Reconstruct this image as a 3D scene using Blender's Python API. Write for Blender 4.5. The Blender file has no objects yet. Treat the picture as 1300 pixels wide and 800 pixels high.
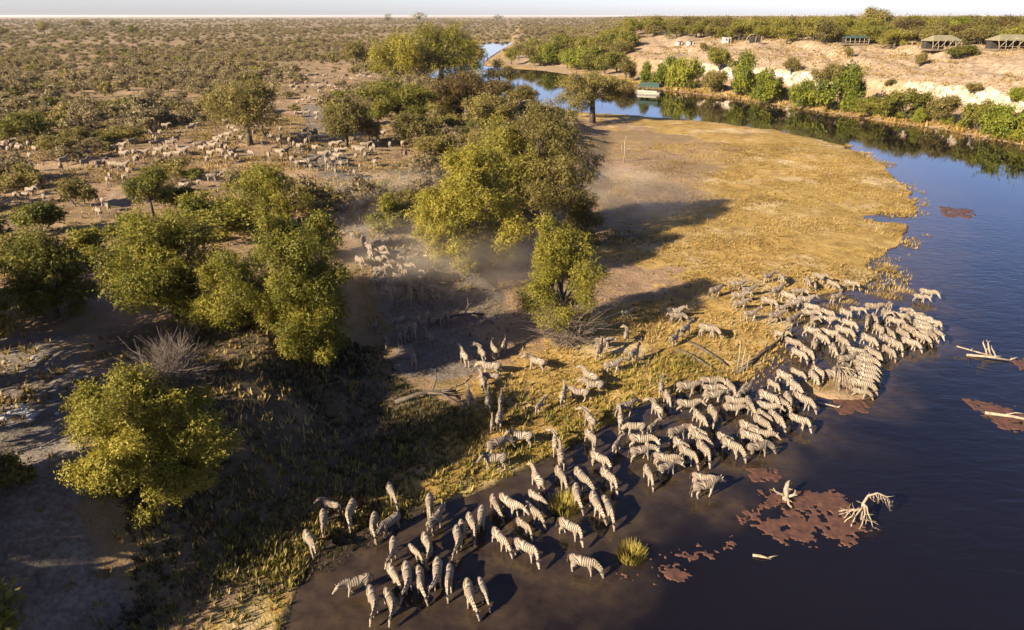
import bpy, math, random
import numpy as np
from mathutils import Vector
random.seed(7)
rng = np.random.default_rng(7)
scene = bpy.context.scene
COL = scene.collection
R = math.radians

# ------------------------------------------------------------------ camera, sky, sun, exposure
CAM_H, PITCH, FPX = 25.0, R(23.0), 895.0            # a drone about 25 m over the water
cam_d = bpy.data.cameras.new('camera')
cam = bpy.data.objects.new('camera', cam_d)
COL.objects.link(cam)
cam.location = (0, 0, CAM_H)
cam.rotation_euler = (R(90) - PITCH, 0, 0)
cam_d.sensor_width = 36.0
cam_d.lens = FPX / 1300 * 36
cam_d.clip_start, cam_d.clip_end = 0.5, 60000
scene.camera = cam

SUN_EL, SUN_AZ = R(25.0), R(37.0)                    # shadows run towards +x and a little away from the camera
to_sun = Vector((-math.cos(SUN_AZ) * math.cos(SUN_EL), -math.sin(SUN_AZ) * math.cos(SUN_EL), math.sin(SUN_EL)))
world = bpy.data.worlds.new('World')
scene.world = world
world.use_nodes = True
wn = world.node_tree.nodes
sky = wn.new('ShaderNodeTexSky')
sky.sky_type = 'NISHITA'
sky.sun_disc = False
sky.sun_elevation = SUN_EL
sky.sun_rotation = math.atan2(to_sun.x, to_sun.y)
sky.altitude = 2600
sky.air_density, sky.dust_density, sky.ozone_density = 1.0, 5.6, 1.2
tintn = wn.new('ShaderNodeMix'); tintn.data_type = 'RGBA'; tintn.blend_type = 'MULTIPLY'; tintn.inputs[0].default_value = 1.0
tintn.inputs[7].default_value = (1.0, 0.94, 1.14, 1)
world.node_tree.links.new(sky.outputs[0], tintn.inputs[6])
world.node_tree.links.new(tintn.outputs[2], wn['Background'].inputs[0])
wn['Background'].inputs[1].default_value = 0.05
sun_d = bpy.data.lights.new('sun', 'SUN')
sun_d.energy = 5.0
sun_d.angle = R(0.53)
sun_d.color = (1.0, 0.85, 0.62)
sun = bpy.data.objects.new('sun', sun_d)
COL.objects.link(sun)
sun.location = to_sun * 200
sun.rotation_euler = to_sun.to_track_quat('Z', 'Y').to_euler()
vs = scene.view_settings
vs.view_transform, vs.look = 'Standard', 'None'
vs.exposure, vs.gamma = 1.85, 1.0
vs.use_curve_mapping = False
scene.cycles.volume_step_rate = 2.0
scene.cycles.volume_bounces = 1
scene.cycles.max_bounces = 7
scene.cycles.transparent_max_bounces = 8

# ------------------------------------------------------------------ helpers
def tag(o, label=None, cat=None, group=None, kind=None):
    if label: o['label'] = label
    if cat: o['category'] = cat
    if group: o['group'] = group
    if kind: o['kind'] = kind
    return o

def mesh_np(name, V, F, mat=None, smooth=False, attrs=None):
    """numpy verts (n,3) and faces (m,k) -> mesh data"""
    V = np.asarray(V, np.float32); F = np.asarray(F, np.int32)
    me = bpy.data.meshes.new(name)
    m, k = F.shape
    me.vertices.add(len(V)); me.vertices.foreach_set('co', V.ravel())
    me.loops.add(m * k); me.loops.foreach_set('vertex_index', F.ravel())
    me.polygons.add(m)
    me.polygons.foreach_set('loop_start', np.arange(0, m * k, k, dtype=np.int32))
    me.polygons.foreach_set('use_smooth', np.full(m, smooth))
    me.update(calc_edges=True)
    for an, av in (attrs or {}).items():
        a = me.attributes.new(an, 'FLOAT', 'POINT')
        a.data.foreach_set('value', np.asarray(av, np.float32))
    if mat: me.materials.append(mat)
    return me

def obj(name, me, parent=None):
    o = bpy.data.objects.new(name, me)
    COL.objects.link(o)
    if parent is not None: o.parent = parent
    return o

def empty(name, loc=(0, 0, 0), rz=0.0, s=1.0):
    o = bpy.data.objects.new(name, None)
    COL.objects.link(o)
    o.location = loc; o.rotation_euler = (0, 0, rz); o.scale = (s, s, s)
    o.empty_display_size = 0.3
    return o

def tube(P, Rad, n=8, up=(0, 0, 1), closed=True):
    """verts, quads of a tube through P; Rad rows are (across, along up)"""
    P = np.asarray(P, float); Rad = np.asarray(Rad, float)
    if Rad.ndim == 1: Rad = np.stack([Rad, Rad], 1)
    T = np.gradient(P, axis=0); T /= np.linalg.norm(T, axis=1)[:, None] + 1e-9
    up = np.asarray(up, float)
    V = []; ang = np.arange(n) * 2 * np.pi / n
    prev = None
    for p, t, r in zip(P, T, Rad):
        if prev is None:
            s = np.cross(up, t)
            if np.linalg.norm(s) < 0.15: s = np.cross((1, 0, 0), t)
            if np.linalg.norm(s) < 0.15: s = np.cross((0, 1, 0), t)
        else:
            s = prev - t * np.dot(prev, t)
        s /= np.linalg.norm(s) + 1e-9
        prev = s
        u = np.cross(t, s)
        V.append(p + np.outer(np.cos(ang) * r[0], s) + np.outer(np.sin(ang) * r[1], u))
    m = len(P)
    V = np.concatenate(V)
    i = np.arange(m - 1)[:, None] * n; j = np.arange(n)[None]; k = (j + 1) % n
    F = np.stack([i + j, i + k, i + n + k, i + n + j], -1).reshape(-1, 4)
    if closed:   # caps as fans of quads towards a centre vertex
        c0, c1 = len(V), len(V) + 1
        V = np.vstack([V, P[0], P[-1]])
        a = np.arange(0, n, 2); b = (a + 1) % n; c = (a + 2) % n
        F = np.vstack([F, np.stack([np.full(len(a), c0), c, b, a], 1), np.stack([np.full(len(a), c1), (m-1)*n + a, (m-1)*n + b, (m-1)*n + c], 1)])
    return V, F

class MB:
    """collects pieces of one part"""
    def __init__(s): s.V = []; s.F = []; s.n = 0
    def add(s, V, F):
        s.V.append(np.asarray(V, float)); s.F.append(np.asarray(F) + s.n); s.n += len(V); return s
    def tube(s, P, Rad, n=8, up=(0, 0, 1)): return s.add(*tube(P, Rad, n, up))
    def box(s, c, d, rz=0.0, tilt=0.0):
        x, y, z = np.asarray(d) / 2
        V = np.array([(a, b, e) for a in (-x, x) for b in (-y, y) for e in (-z, z)])
        if tilt:
            V = V @ np.array([[1, 0, 0], [0, math.cos(tilt), -math.sin(tilt)], [0, math.sin(tilt), math.cos(tilt)]]).T
        cz, sz = math.cos(rz), math.sin(rz)
        V = V @ np.array([[cz, -sz, 0], [sz, cz, 0], [0, 0, 1]]).T + np.asarray(c)
        F = np.array([(0, 1, 3, 2), (4, 6, 7, 5), (0, 4, 5, 1), (2, 3, 7, 6), (0, 2, 6, 4), (1, 5, 7, 3)])
        return s.add(V, F)
    def mesh(s, name, mat, smooth=False, attrs=None):
        return mesh_np(name, np.concatenate(s.V), np.concatenate(s.F), mat, smooth, attrs)
    def build(s, name, mat, parent=None, smooth=False):
        return obj(name, s.mesh(name, mat, smooth), parent)

def vnoise(X, Y, seed=0):
    """value noise, 0..1"""
    xi = np.floor(X).astype(np.int64); yi = np.floor(Y).astype(np.int64)
    fx = X - xi; fy = Y - yi
    fx = fx * fx * (3 - 2 * fx); fy = fy * fy * (3 - 2 * fy)
    def h(a, b):
        v = (a * 374761393 + b * 668265263 + seed * 974634777) & 0xffffffff
        v = ((v ^ (v >> 13)) * 1274126177) & 0xffffffff
        return ((v ^ (v >> 16)) & 0xffff) / 65535.0
    return (h(xi, yi) * (1 - fx) + h(xi + 1, yi) * fx) * (1 - fy) + (h(xi, yi + 1) * (1 - fx) + h(xi + 1, yi + 1) * fx) * fy

def fbm(X, Y, seed=0, octv=4):
    v = 0; a = 0.5; t = 0
    for o in range(octv):
        v = v + a * vnoise(X * 2 ** o, Y * 2 ** o, seed + o * 17); t += a; a *= 0.5
    return v / t

def ss(x, a=0.0, b=1.0):
    t = np.clip((x - a) / (b - a), 0, 1)
    return t * t * (3 - 2 * t)

# ------------------------------------------------------------------ materials (procedural)
def new_mat(name):
    m = bpy.data.materials.new(name); m.use_nodes = True
    nt = m.node_tree
    return m, nt, nt.nodes['Principled BSDF']

def N(nt, typ, **kw):
    n = nt.nodes.new(typ)
    for k, v in kw.items(): setattr(n, k, v)
    return n

def L(nt, a, b): nt.links.new(a, b)

def noise(nt, scale, detail=4, rough=0.55, vec=None, dist=0.0):
    n = N(nt, 'ShaderNodeTexNoise')
    n.inputs['Scale'].default_value = scale; n.inputs['Detail'].default_value = detail
    n.inputs['Roughness'].default_value = rough; n.inputs['Distortion'].default_value = dist
    if vec is not None: L(nt, vec, n.inputs['Vector'])
    return n.outputs['Fac']

ALB = 0.70      # keeps earth, grass, wood and coats at real-world reflectance
def ramp(nt, fac, stops, k=ALB):
    r = N(nt, 'ShaderNodeValToRGB')
    el = r.color_ramp.elements
    while len(el) < len(stops): el.new(0.5)
    for e, (p, c) in zip(el, stops):
        e.position = p; e.color = (c[0] * k, c[1] * k, c[2] * k, 1)
    L(nt, fac, r.inputs['Fac'])
    return r.outputs['Color']

def mixc(nt, fac, a, b, mode='MIX'):
    m = N(nt, 'ShaderNodeMix', data_type='RGBA', blend_type=mode)
    for v, i in ((fac, 0), (a, 6), (b, 7)):
        if isinstance(v, (int, float)): m.inputs[i].default_value = v
        elif isinstance(v, tuple): m.inputs[i].default_value = (v[0] * ALB, v[1] * ALB, v[2] * ALB, 1)
        else: L(nt, v, m.inputs[i])
    return m.outputs[2]

def maths(nt, op, a, b=None, c=None):
    m = N(nt, 'ShaderNodeMath', operation=op)
    for i, v in enumerate((a, b, c)):
        if v is None: continue
        if isinstance(v, (int, float)): m.inputs[i].default_value = v
        else: L(nt, v, m.inputs[i])
    return m.outputs[0]

def maprange(nt, v, a, b, c=0.0, d=1.0):
    m = N(nt, 'ShaderNodeMapRange', interpolation_type='SMOOTHSTEP')
    L(nt, v, m.inputs[0])
    for i, x in enumerate((a, b, c, d)): m.inputs[i + 1].default_value = x
    return m.outputs[0]

def attr(nt, name):
    a = N(nt, 'ShaderNodeAttribute', attribute_name=name)
    return a.outputs['Fac']

def bump(nt, bsdf, h, strength, dist):
    b = N(nt, 'ShaderNodeBump')
    b.inputs['Strength'].default_value = strength; b.inputs['Distance'].default_value = dist
    L(nt, h, b.inputs['Height']); L(nt, b.outputs[0], bsdf.inputs['Normal'])
    return b

def pos(nt): return N(nt, 'ShaderNodeNewGeometry').outputs['Position']
def objco(nt): return N(nt, 'ShaderNodeTexCoord').outputs['Object']
def objrand(nt): return N(nt, 'ShaderNodeObjectInfo').outputs['Random']

def ground_material():
    m, nt, b = new_mat('ground_earth')
    p = pos(nt)
    n1 = noise(nt, 0.06, 5, 0.6, p); n2 = noise(nt, 0.6, 6, 0.65, p); n3 = noise(nt, 4.0, 5, 0.7, p)
    soil = ramp(nt, maths(nt, 'ADD', maths(nt, 'MULTIPLY', n1, 0.5), maths(nt, 'MULTIPLY', n2, 0.5)),
                [(0.32, (0.20, 0.122, 0.068)), (0.5, (0.33, 0.215, 0.125)), (0.66, (0.43, 0.30, 0.185))])
    soil = mixc(nt, maprange(nt, n3, 0.50, 0.72), soil, (0.12, 0.085, 0.05))
    soil = mixc(nt, maths(nt, 'MULTIPLY', attr(nt, 'dry'), maprange(nt, n2, 0.38, 0.62)), soil, (0.20, 0.14, 0.05))
    soil = mixc(nt, maths(nt, 'MULTIPLY', attr(nt, 'shade_litter'), maprange(nt, n2, 0.30, 0.55, 0.45, 0.95)), soil, (0.075, 0.055, 0.032))  # dark brown leaf litter, mostly the bank's shade painted into the soil
    # golden grass
    g = ramp(nt, maths(nt, 'ADD', maths(nt, 'ADD', maths(nt, 'MULTIPLY', n2, 0.4), maths(nt, 'MULTIPLY', n3, 0.3)), maths(nt, 'MULTIPLY', n1, 0.3)),
             [(0.36, (0.13, 0.078, 0.018)), (0.46, (0.29, 0.175, 0.038)), (0.54, (0.43, 0.275, 0.08)), (0.64, (0.56, 0.41, 0.18))])
    g = mixc(nt, maths(nt, 'MULTIPLY', attr(nt, 'green'), maprange(nt, n2, 0.3, 0.6)), g, (0.27, 0.215, 0.03))
    g = mixc(nt, maprange(nt, noise(nt, 0.11, 4, 0.65, p), 0.50, 0.68, 0.0, 0.75), g, (0.58, 0.45, 0.26))
    g = mixc(nt, maprange(nt, noise(nt, 1.3, 4, 0.7, p), 0.56, 0.70, 0.0, 0.6), g, (0.19, 0.125, 0.045))
    gm = maprange(nt, maths(nt, 'ADD', attr(nt, 'gold'), maths(nt, 'MULTIPLY', maths(nt, 'SUBTRACT', maths(nt, 'ADD', maths(nt, 'MULTIPLY', n2, .5), maths(nt, 'MULTIPLY', n1, .5)), 0.54), 3.2)), 0.30, 0.75)
    c = mixc(nt, gm, soil, g)
    # trampled grey dust
    dust = ramp(nt, maths(nt, 'ADD', maths(nt, 'MULTIPLY', n2, 0.4), maths(nt, 'MULTIPLY', n3, 0.6)), [(0.36, (0.10, 0.078, 0.060)), (0.5, (0.185, 0.148, 0.116)), (0.64, (0.30, 0.248, 0.205))])
    dm = maprange(nt, maths(nt, 'ADD', attr(nt, 'dust'), maths(nt, 'MULTIPLY', maths(nt, 'SUBTRACT', n2, 0.5), 0.8)), 0.35, 0.7)
    c = mixc(nt, dm, c, dust)
    # chalk cliff
    ch = ramp(nt, maths(nt, 'ADD', maths(nt, 'MULTIPLY', n2, 0.5), maths(nt, 'MULTIPLY', noise(nt, 0.25, 5, 0.6, p), 0.5)), [(0.40, (0.27, 0.18, 0.12)), (0.52, (0.56, 0.46, 0.36)), (0.64, (0.88, 0.80, 0.69))])
    cm = maprange(nt, maths(nt, 'ADD', attr(nt, 'chalk'), maths(nt, 'MULTIPLY', maths(nt, 'SUBTRACT', n2, 0.5), 0.8)), 0.45, 0.6)
    c = mixc(nt, cm, c, ch)
    # pale sandy bank
    c = mixc(nt, maths(nt, 'MULTIPLY', attr(nt, 'sand'), 0.9), c, ramp(nt, maths(nt, 'ADD', maths(nt, 'MULTIPLY', n2, 0.6), maths(nt, 'MULTIPLY', n3, 0.4)), [(0.38, (0.20, 0.14, 0.075)), (0.5, (0.35, 0.25, 0.16)), (0.62, (0.50, 0.39, 0.28))]))
    # scrub seen from far off
    sc = ramp(nt, noise(nt, 0.02, 6, 0.7, p), [(0.38, (0.16, 0.115, 0.06)), (0.52, (0.25, 0.18, 0.10)), (0.66, (0.33, 0.24, 0.14))])
    c = mixc(nt, attr(nt, 'scrub'), c, sc)
    # wet mud
    mud = ramp(nt, n3, [(0.35, (0.030, 0.021, 0.013)), (0.65, (0.065, 0.045, 0.026))])
    mm = maprange(nt, maths(nt, 'ADD', attr(nt, 'mud'), maths(nt, 'MULTIPLY', maths(nt, 'SUBTRACT', n2, 0.5), 0.7)), 0.35, 0.65)
    c = mixc(nt, mm, c, mud)
    L(nt, c, b.inputs['Base Color'])
    L(nt, maprange(nt, mm, 0, 1, 0.95, 0.55), b.inputs['Roughness'])
    b.inputs['Specular IOR Level'].default_value = 0.25
    bump(nt, b, maths(nt, 'ADD', n2, maths(nt, 'MULTIPLY', n3, 0.5)), 0.9, 0.35)
    return m

def water_material():
    m, nt, b = new_mat('river_water')
    p = pos(nt)
    mp = N(nt, 'ShaderNodeMapping'); L(nt, p, mp.inputs[0]); mp.inputs['Scale'].default_value = (0.55, 1.0, 1.0); mp.inputs['Rotation'].default_value = (0, 0, R(25))
    big = noise(nt, 0.09, 3, 0.5, p)
    shallow = attr(nt, 'shallow')
    deep = ramp(nt, big, [(0.35, (0.0065, 0.005, 0.0065)), (0.7, (0.009, 0.007, 0.009))])
    sh = ramp(nt, noise(nt, 0.9, 5, 0.65, p), [(0.35, (0.030, 0.020, 0.014)), (0.7, (0.075, 0.050, 0.030))])
    L(nt, mixc(nt, shallow, deep, sh), b.inputs['Base Color'])
    b.inputs['Roughness'].default_value = 0.015
    b.inputs['IOR'].default_value = 1.333
    w1 = noise(nt, 1.1, 3, 0.55, mp.outputs[0], 0.4); w2 = noise(nt, 3.6, 2, 0.5, mp.outputs[0], 0.3)
    calm = attr(nt, 'calm')
    h = maths(nt, 'MULTIPLY', maths(nt, 'ADD', w1, maths(nt, 'MULTIPLY', w2, 0.3)), maths(nt, 'SUBTRACT', 1.0, maths(nt, 'MULTIPLY', calm, 0.93)))
    bump(nt, b, h, 1.0, 0.048)
    return m

def leaf_material(name, cols, trans=0.42, rnd=0.5):
    """cols: dark to light leaf colours; 'tint' differs from clump to clump and leaf to leaf"""
    m, nt, b = new_mat(name)
    t = attr(nt, 'tint')
    r = maths(nt, 'ADD', t, maths(nt, 'MULTIPLY', maths(nt, 'SUBTRACT', objrand(nt), 0.5), rnd))
    c = ramp(nt, r, [(i / (len(cols) - 1), cc) for i, cc in enumerate(cols)], ALB if rnd == 0 else 0.92)
    L(nt, c, b.inputs['Base Color'])
    b.inputs['Roughness'].default_value = 0.6
    b.inputs['Specular IOR Level'].default_value = 0.25
    tr = N(nt, 'ShaderNodeBsdfTranslucent'); L(nt, c, tr.inputs['Color'])
    mx = N(nt, 'ShaderNodeMixShader'); mx.inputs[0].default_value = trans
    L(nt, b.outputs[0], mx.inputs[1]); L(nt, tr.outputs[0], mx.inputs[2])
    L(nt, mx.outputs[0], nt.nodes['Material Output'].inputs['Surface'])
    return m

def wood_material(name, a, c, scale=6.0):
    m, nt, b = new_mat(name)
    mp = N(nt, 'ShaderNodeMapping'); L(nt, objco(nt), mp.inputs[0]); mp.inputs['Scale'].default_value = (1, 1, 0.35)
    f = noise(nt, scale, 5, 0.65, mp.outputs[0])
    L(nt, ramp(nt, f, [(0.35, a), (0.65, c)]), b.inputs['Base Color'])
    b.inputs['Roughness'].default_value = 0.9
    bump(nt, b, f, 0.6, 0.05)
    return m

def plain_material(name, a, c, scale=3.0, rough=0.85):
    m, nt, b = new_mat(name)
    f = noise(nt, scale, 5, 0.6, objco(nt))
    L(nt, ramp(nt, f, [(0.35, a), (0.65, c)]), b.inputs['Base Color'])
    b.inputs['Roughness'].default_value = rough
    bump(nt, b, f, 0.3, 0.02)
    return m

def zebra_material():
    m, nt, b = new_mat('zebra_coat')
    ph, amp, dk = attr(nt, 'phase'), attr(nt, 'amp'), attr(nt, 'dark')
    co = objco(nt)
    w = noise(nt, 5.0, 2, 0.5, co)
    a = maths(nt, 'ADD', maths(nt, 'MULTIPLY', ph, 6.28318), maths(nt, 'MULTIPLY', w, 3.2))
    s = maprange(nt, maths(nt, 'SINE', a), -0.1, 0.3)
    s = maths(nt, 'MULTIPLY', s, amp)
    rnd = objrand(nt)
    pale = mixc(nt, rnd, (0.45, 0.37, 0.28), (0.32, 0.255, 0.185))
    pale = mixc(nt, maprange(nt, noise(nt, 2.5, 4, 0.6, co), 0.45, 0.7), pale, (0.26, 0.195, 0.135))
    sx = N(nt, 'ShaderNodeSeparateXYZ'); L(nt, co, sx.inputs[0])
    pale = mixc(nt, maprange(nt, sx.outputs[2], 1.08, 1.27, 0.0, .45), pale, (0.22, 0.16, 0.11))     # dust and brown shadow stripes along the back
    c = mixc(nt, s, pale, (0.042, 0.031, 0.024))
    c = mixc(nt, dk, c, (0.030, 0.024, 0.020))
    L(nt, c, b.inputs['Base Color'])
    b.inputs['Roughness'].default_value = 0.7
    b.inputs['Specular IOR Level'].default_value = 0.3
    bump(nt, b, noise(nt, 40, 3, 0.6, co), 0.25, 0.01)
    return m

M = {
    'ground': ground_material(), 'water': water_material(), 'zebra': zebra_material(),
    'leaf_lime': leaf_material('leaf_lime', [(0.08, 0.083, 0.012), (0.16, 0.147, 0.018), (0.255, 0.216, 0.028), (0.35, 0.285, 0.048)]),
    'leaf_green': leaf_material('leaf_green', [(0.062, 0.066, 0.013), (0.135, 0.128, 0.020), (0.205, 0.183, 0.029), (0.275, 0.23, 0.045)]),
    'leaf_olive': leaf_material('leaf_olive', [(0.072, 0.062, 0.019), (0.145, 0.118, 0.033), (0.21, 0.168, 0.046), (0.275, 0.215, 0.064)]),
    'leaf_rust': leaf_material('leaf_rust', [(0.055, 0.042, 0.016), (0.105, 0.072, 0.024), (0.15, 0.098, 0.032), (0.14, 0.125, 0.035)]),
    'leaf_grey': leaf_material('leaf_grey', [(0.115, 0.085, 0.045), (0.18, 0.135, 0.07), (0.24, 0.185, 0.095), (0.24, 0.205, 0.085)]),
    'leaf_scrub': leaf_material('leaf_scrub', [(0.12, 0.09, 0.045), (0.18, 0.137, 0.066), (0.24, 0.185, 0.09), (0.24, 0.20, 0.09)]),
    'leaf_bank': leaf_material('leaf_bank', [(0.065, 0.085, 0.012), (0.14, 0.155, 0.017), (0.22, 0.225, 0.022), (0.30, 0.275, 0.04)]),
    'bark': wood_material('bark', (0.05, 0.038, 0.028), (0.12, 0.092, 0.068)),
    'dead': wood_material('bleached_wood', (0.19, 0.14, 0.09), (0.42, 0.33, 0.235)),
    'dead_dark': wood_material('dark_dead_wood', (0.055, 0.042, 0.032), (0.14, 0.105, 0.075)),
    'twig': wood_material('grey_twigs', (0.10, 0.075, 0.056), (0.24, 0.18, 0.135)),
    'grass': leaf_material('dry_grass_blades', [(0.18, 0.115, 0.028), (0.28, 0.18, 0.045), (0.38, 0.255, 0.078), (0.47, 0.34, 0.135)], 0.25, 0.0),
    'grass_green': leaf_material('green_grass_blades', [(0.11, 0.10, 0.018), (0.21, 0.175, 0.026), (0.32, 0.25, 0.045), (0.42, 0.31, 0.075)], 0.25, 0.0),
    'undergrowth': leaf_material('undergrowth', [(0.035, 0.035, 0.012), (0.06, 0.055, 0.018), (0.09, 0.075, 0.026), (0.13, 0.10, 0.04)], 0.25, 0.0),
    'hair': plain_material('dark_hair', (0.03, 0.023, 0.018), (0.10, 0.075, 0.055), 9),
    'weed': plain_material('red_brown_weed', (0.050, 0.017, 0.008), (0.125, 0.047, 0.023), 2.2, 0.8),
    'canvas_green': plain_material('green_canvas', (0.022, 0.048, 0.036), (0.035, 0.07, 0.052), 2),
    'canvas_tan': plain_material('tan_canvas', (0.17, 0.15, 0.085), (0.25, 0.215, 0.13), 1.2),
    'thatch': plain_material('brown_thatch', (0.11, 0.08, 0.05), (0.2, 0.15, 0.095), 5),
    'pale_wall': plain_material('pale_plaster', (0.50, 0.44, 0.36), (0.64, 0.58, 0.50), 2),
    'boat_paint': plain_material('boat_paint', (0.24, 0.21, 0.165), (0.34, 0.30, 0.24), 2, 0.5),
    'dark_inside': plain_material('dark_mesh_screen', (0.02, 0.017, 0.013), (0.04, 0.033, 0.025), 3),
    'stone': plain_material('pale_rubble', (0.22, 0.20, 0.19), (0.44, 0.43, 0.44), 5),
}
# ------------------------------------------------------------------ the lie of the land
cp, sp_ = math.cos(PITCH), math.sin(PITCH)
def rays(px, py):
    px = np.asarray(px, float); py = np.asarray(py, float)
    u = (px - 650) / FPX; v = -(py - 400) / FPX
    d = np.stack([u, cp + v * sp_, -sp_ + v * cp], -1)
    return d / np.hypot(d[..., 0], d[..., 1])[..., None]      # per metre of ground distance

def flat(pts, z=0.0):
    """photo points -> plan points on a level plane"""
    a = np.array(pts, float); d = rays(a[:, 0], a[:, 1])
    t = (z - CAM_H) / np.minimum(d[:, 2], -0.0011)
    return d[:, :2] * t[:, None]

def seg_dist(poly, X, Y, close=True):
    P = np.asarray(poly); Q = np.roll(P, -1, 0)
    if not close: P, Q = P[:-1], P[1:]
    best = np.full(X.shape, 1e18); ins = np.zeros(X.shape, bool)
    for (ax, ay), (bx, by) in zip(P, Q):
        dx, dy = bx - ax, by - ay
        t = np.clip(((X - ax) * dx + (Y - ay) * dy) / (dx * dx + dy * dy + 1e-12), 0, 1)
        best = np.minimum(best, (X - ax - t * dx) ** 2 + (Y - ay - t * dy) ** 2)
        if close:
            c = (ay > Y) != (by > Y)
            ins ^= c & (X < ax + (Y - ay) * dx / (dy if abs(dy) > 1e-12 else 1e-12))
    return np.sqrt(best), ins

def sdf(poly, X, Y):
    """positive inside"""
    d, i = seg_dist(poly, X, Y)
    return np.where(i, d, -d)

near_shore = [(330, 860), (362, 800), (378, 750), (396, 708), (440, 682), (478, 664), (520, 648), (565, 640), (600, 628), (640, 612), (690, 588), (740, 562), (790, 530), (830, 508), (868, 498),
              (905, 492), (940, 484), (966, 470), (985, 448), (1000, 425), (1008, 404), (1016, 388), (1040, 376), (1075, 370), (1105, 366), (1122, 350), (1118, 330), (1140, 310), (1156, 292), (1150, 283), (1110, 284), (1088, 277), (1112, 270), (1152, 272), (1166, 262),
              (1160, 244), (1138, 228), (1120, 208), (1085, 190), (1040, 176), (980, 164), (900, 155), (850, 150), (800, 146), (750, 143), (715, 139), (680, 132), (640, 123), (600, 112), (560, 103), (543, 97), (556, 89), (590, 83), (606, 76), (616, 66), (610, 59), (604, 54)]
far_shore = [(652, 53), (644, 58), (632, 66), (616, 77), (612, 84), (645, 87), (690, 90), (730, 96), (765, 104), (800, 110), (850, 116), (920, 124), (1000, 136), (1100, 151), (1200, 166), (1300, 186), (1420, 215), (1600, 270)]
river_poly = flat(near_shore + far_shore + [(2000, 500)])
river_poly = np.vstack([river_poly, [(70, 10), (70, -40), (-13, -40), (-13, 8)]])
plateau_poly = flat([(-500, 1200), (60, 860), (190, 770), (300, 700), (385, 640), (450, 570), (478, 500), (476, 445), (505, 408), (560, 392), (640, 376), (690, 340), (745, 296), (772, 235), (772, 172), (742, 152), (690, 142),
                     (630, 131), (590, 118), (550, 109), (530, 98), (545, 86), (590, 76), (600, 64), (592, 56), (596, 40), (600, 22)] + [(-3000, 22), (-3000, 1200)], 0.4)
far_poly = flat(far_shore[::-1] + [(656, 40), (662, 22), (4000, 22), (4000, 260)])

def noise_h(X, Y):
    return (fbm(X * 0.12, Y * 0.12, 3, 4) - 0.5) * 0.5 + (fbm(X * 0.55, Y * 0.55, 9, 2) - 0.5) * 0.16

G_D = [0, 4, 20, 23.5, 26.5, 45, 66, 90, 300, 1e6]
G_H = [0, 0.6, 2.2, 3.2, 7.6, 11.0, 14.8, 16.2, 17, 17]
def land(X, Y):
    """height, distance outside the river, depth into the plateau, depth into the far bank"""
    X = np.asarray(X, float); Y = np.asarray(Y, float)
    w = -sdf(river_poly, X, Y); p = sdf(plateau_poly, X, Y); f = sdf(far_poly, X, Y)
    w = w + (fbm(X * 0.22, Y * 0.22, 91, 3) - 0.5) * np.where(f < 0, 3.6, 0.8) * ss(Y, 30, 60)
    wob = (fbm(X * 0.09, Y * 0.09, 21, 3) - 0.5)
    az = np.degrees(np.arctan2(X, Y))
    near = 0.36 * ss(w, 0, 5) + 4.3 * ss(p + wob * 4, -0.5, 7.0) * (1 - 0.55 * ss(Y, 70, 150))
    wf = np.maximum(w + wob * 7 * ss(w, 3, 16), 0)
    gully = fbm(X * 0.16, Y * 0.05, 33, 3)
    far = np.interp(wf, G_D, G_H) * (0.30 + 0.70 * ss(az, 4.5, 10.0)) - (gully - 0.5) * 4.0 * ss(wf, 24, 40) * (1 - ss(wf, 70, 110))
    h = np.where(f > 0, far, near)
    lift = ss(w, 0.3, 4)
    h = h + noise_h(X, Y) * lift * (1 + 1.5 * ss(p, 0, 6))
    bed = -np.minimum(0.05 + 0.055 * np.maximum(-w, 0), 1.6)
    return np.where(w > 0, np.maximum(h, 0.03), bed), w, p, f

def hgt(x, y): return float(land(np.array([x]), np.array([y]))[0][0])

_T = np.concatenate([np.geomspace(14, 400, 420), np.geomspace(403, 9000, 160)])
def hit(px, py, dz=0.0, sea=None):
    """where the view through a photo point meets the ground (raised by dz): x, y, ground z. sea: not lower than this."""
    d = rays(px, py)
    X, Y, Z = d[0] * _T, d[1] * _T, CAM_H + d[2] * _T
    h = land(X, Y)[0]
    if sea is not None: h = np.maximum(h, sea)
    g = Z - h - dz
    k = np.argmax(g < 0)
    if not (g < 0).any(): k = len(_T) - 1
    if k == 0: t = _T[0]
    else:
        a, b = g[k - 1], g[k]; t = _T[k - 1] + (_T[k] - _T[k - 1]) * a / (a - b + 1e-12)
    x, y = d[0] * t, d[1] * t
    return float(x), float(y), float(CAM_H + d[2] * t - dz)

def top_height(x, y, gz, top_py):
    """height over gz of a thing standing at x, y whose top shows at photo row top_py"""
    r = math.hypot(x, y); v = -(top_py - 400) / FPX
    dist = y / (cp + v * sp_)
    return CAM_H + (-sp_ + v * cp) * dist - gz

# terrain: one fan of quads that gets coarser with distance, out to the horizon
def fan(az0, az1, na, ds):
    az = np.linspace(R(az0), R(az1), na); ds = np.asarray(ds)
    A, D = np.meshgrid(az, ds)
    X, Y = np.sin(A) * D, np.cos(A) * D
    i = (np.arange(len(ds) - 1)[:, None] * na + np.arange(na - 1)[None]).ravel()
    return X.ravel(), Y.ravel(), np.stack([i, i + 1, i + na + 1, i + na], 1)

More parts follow.
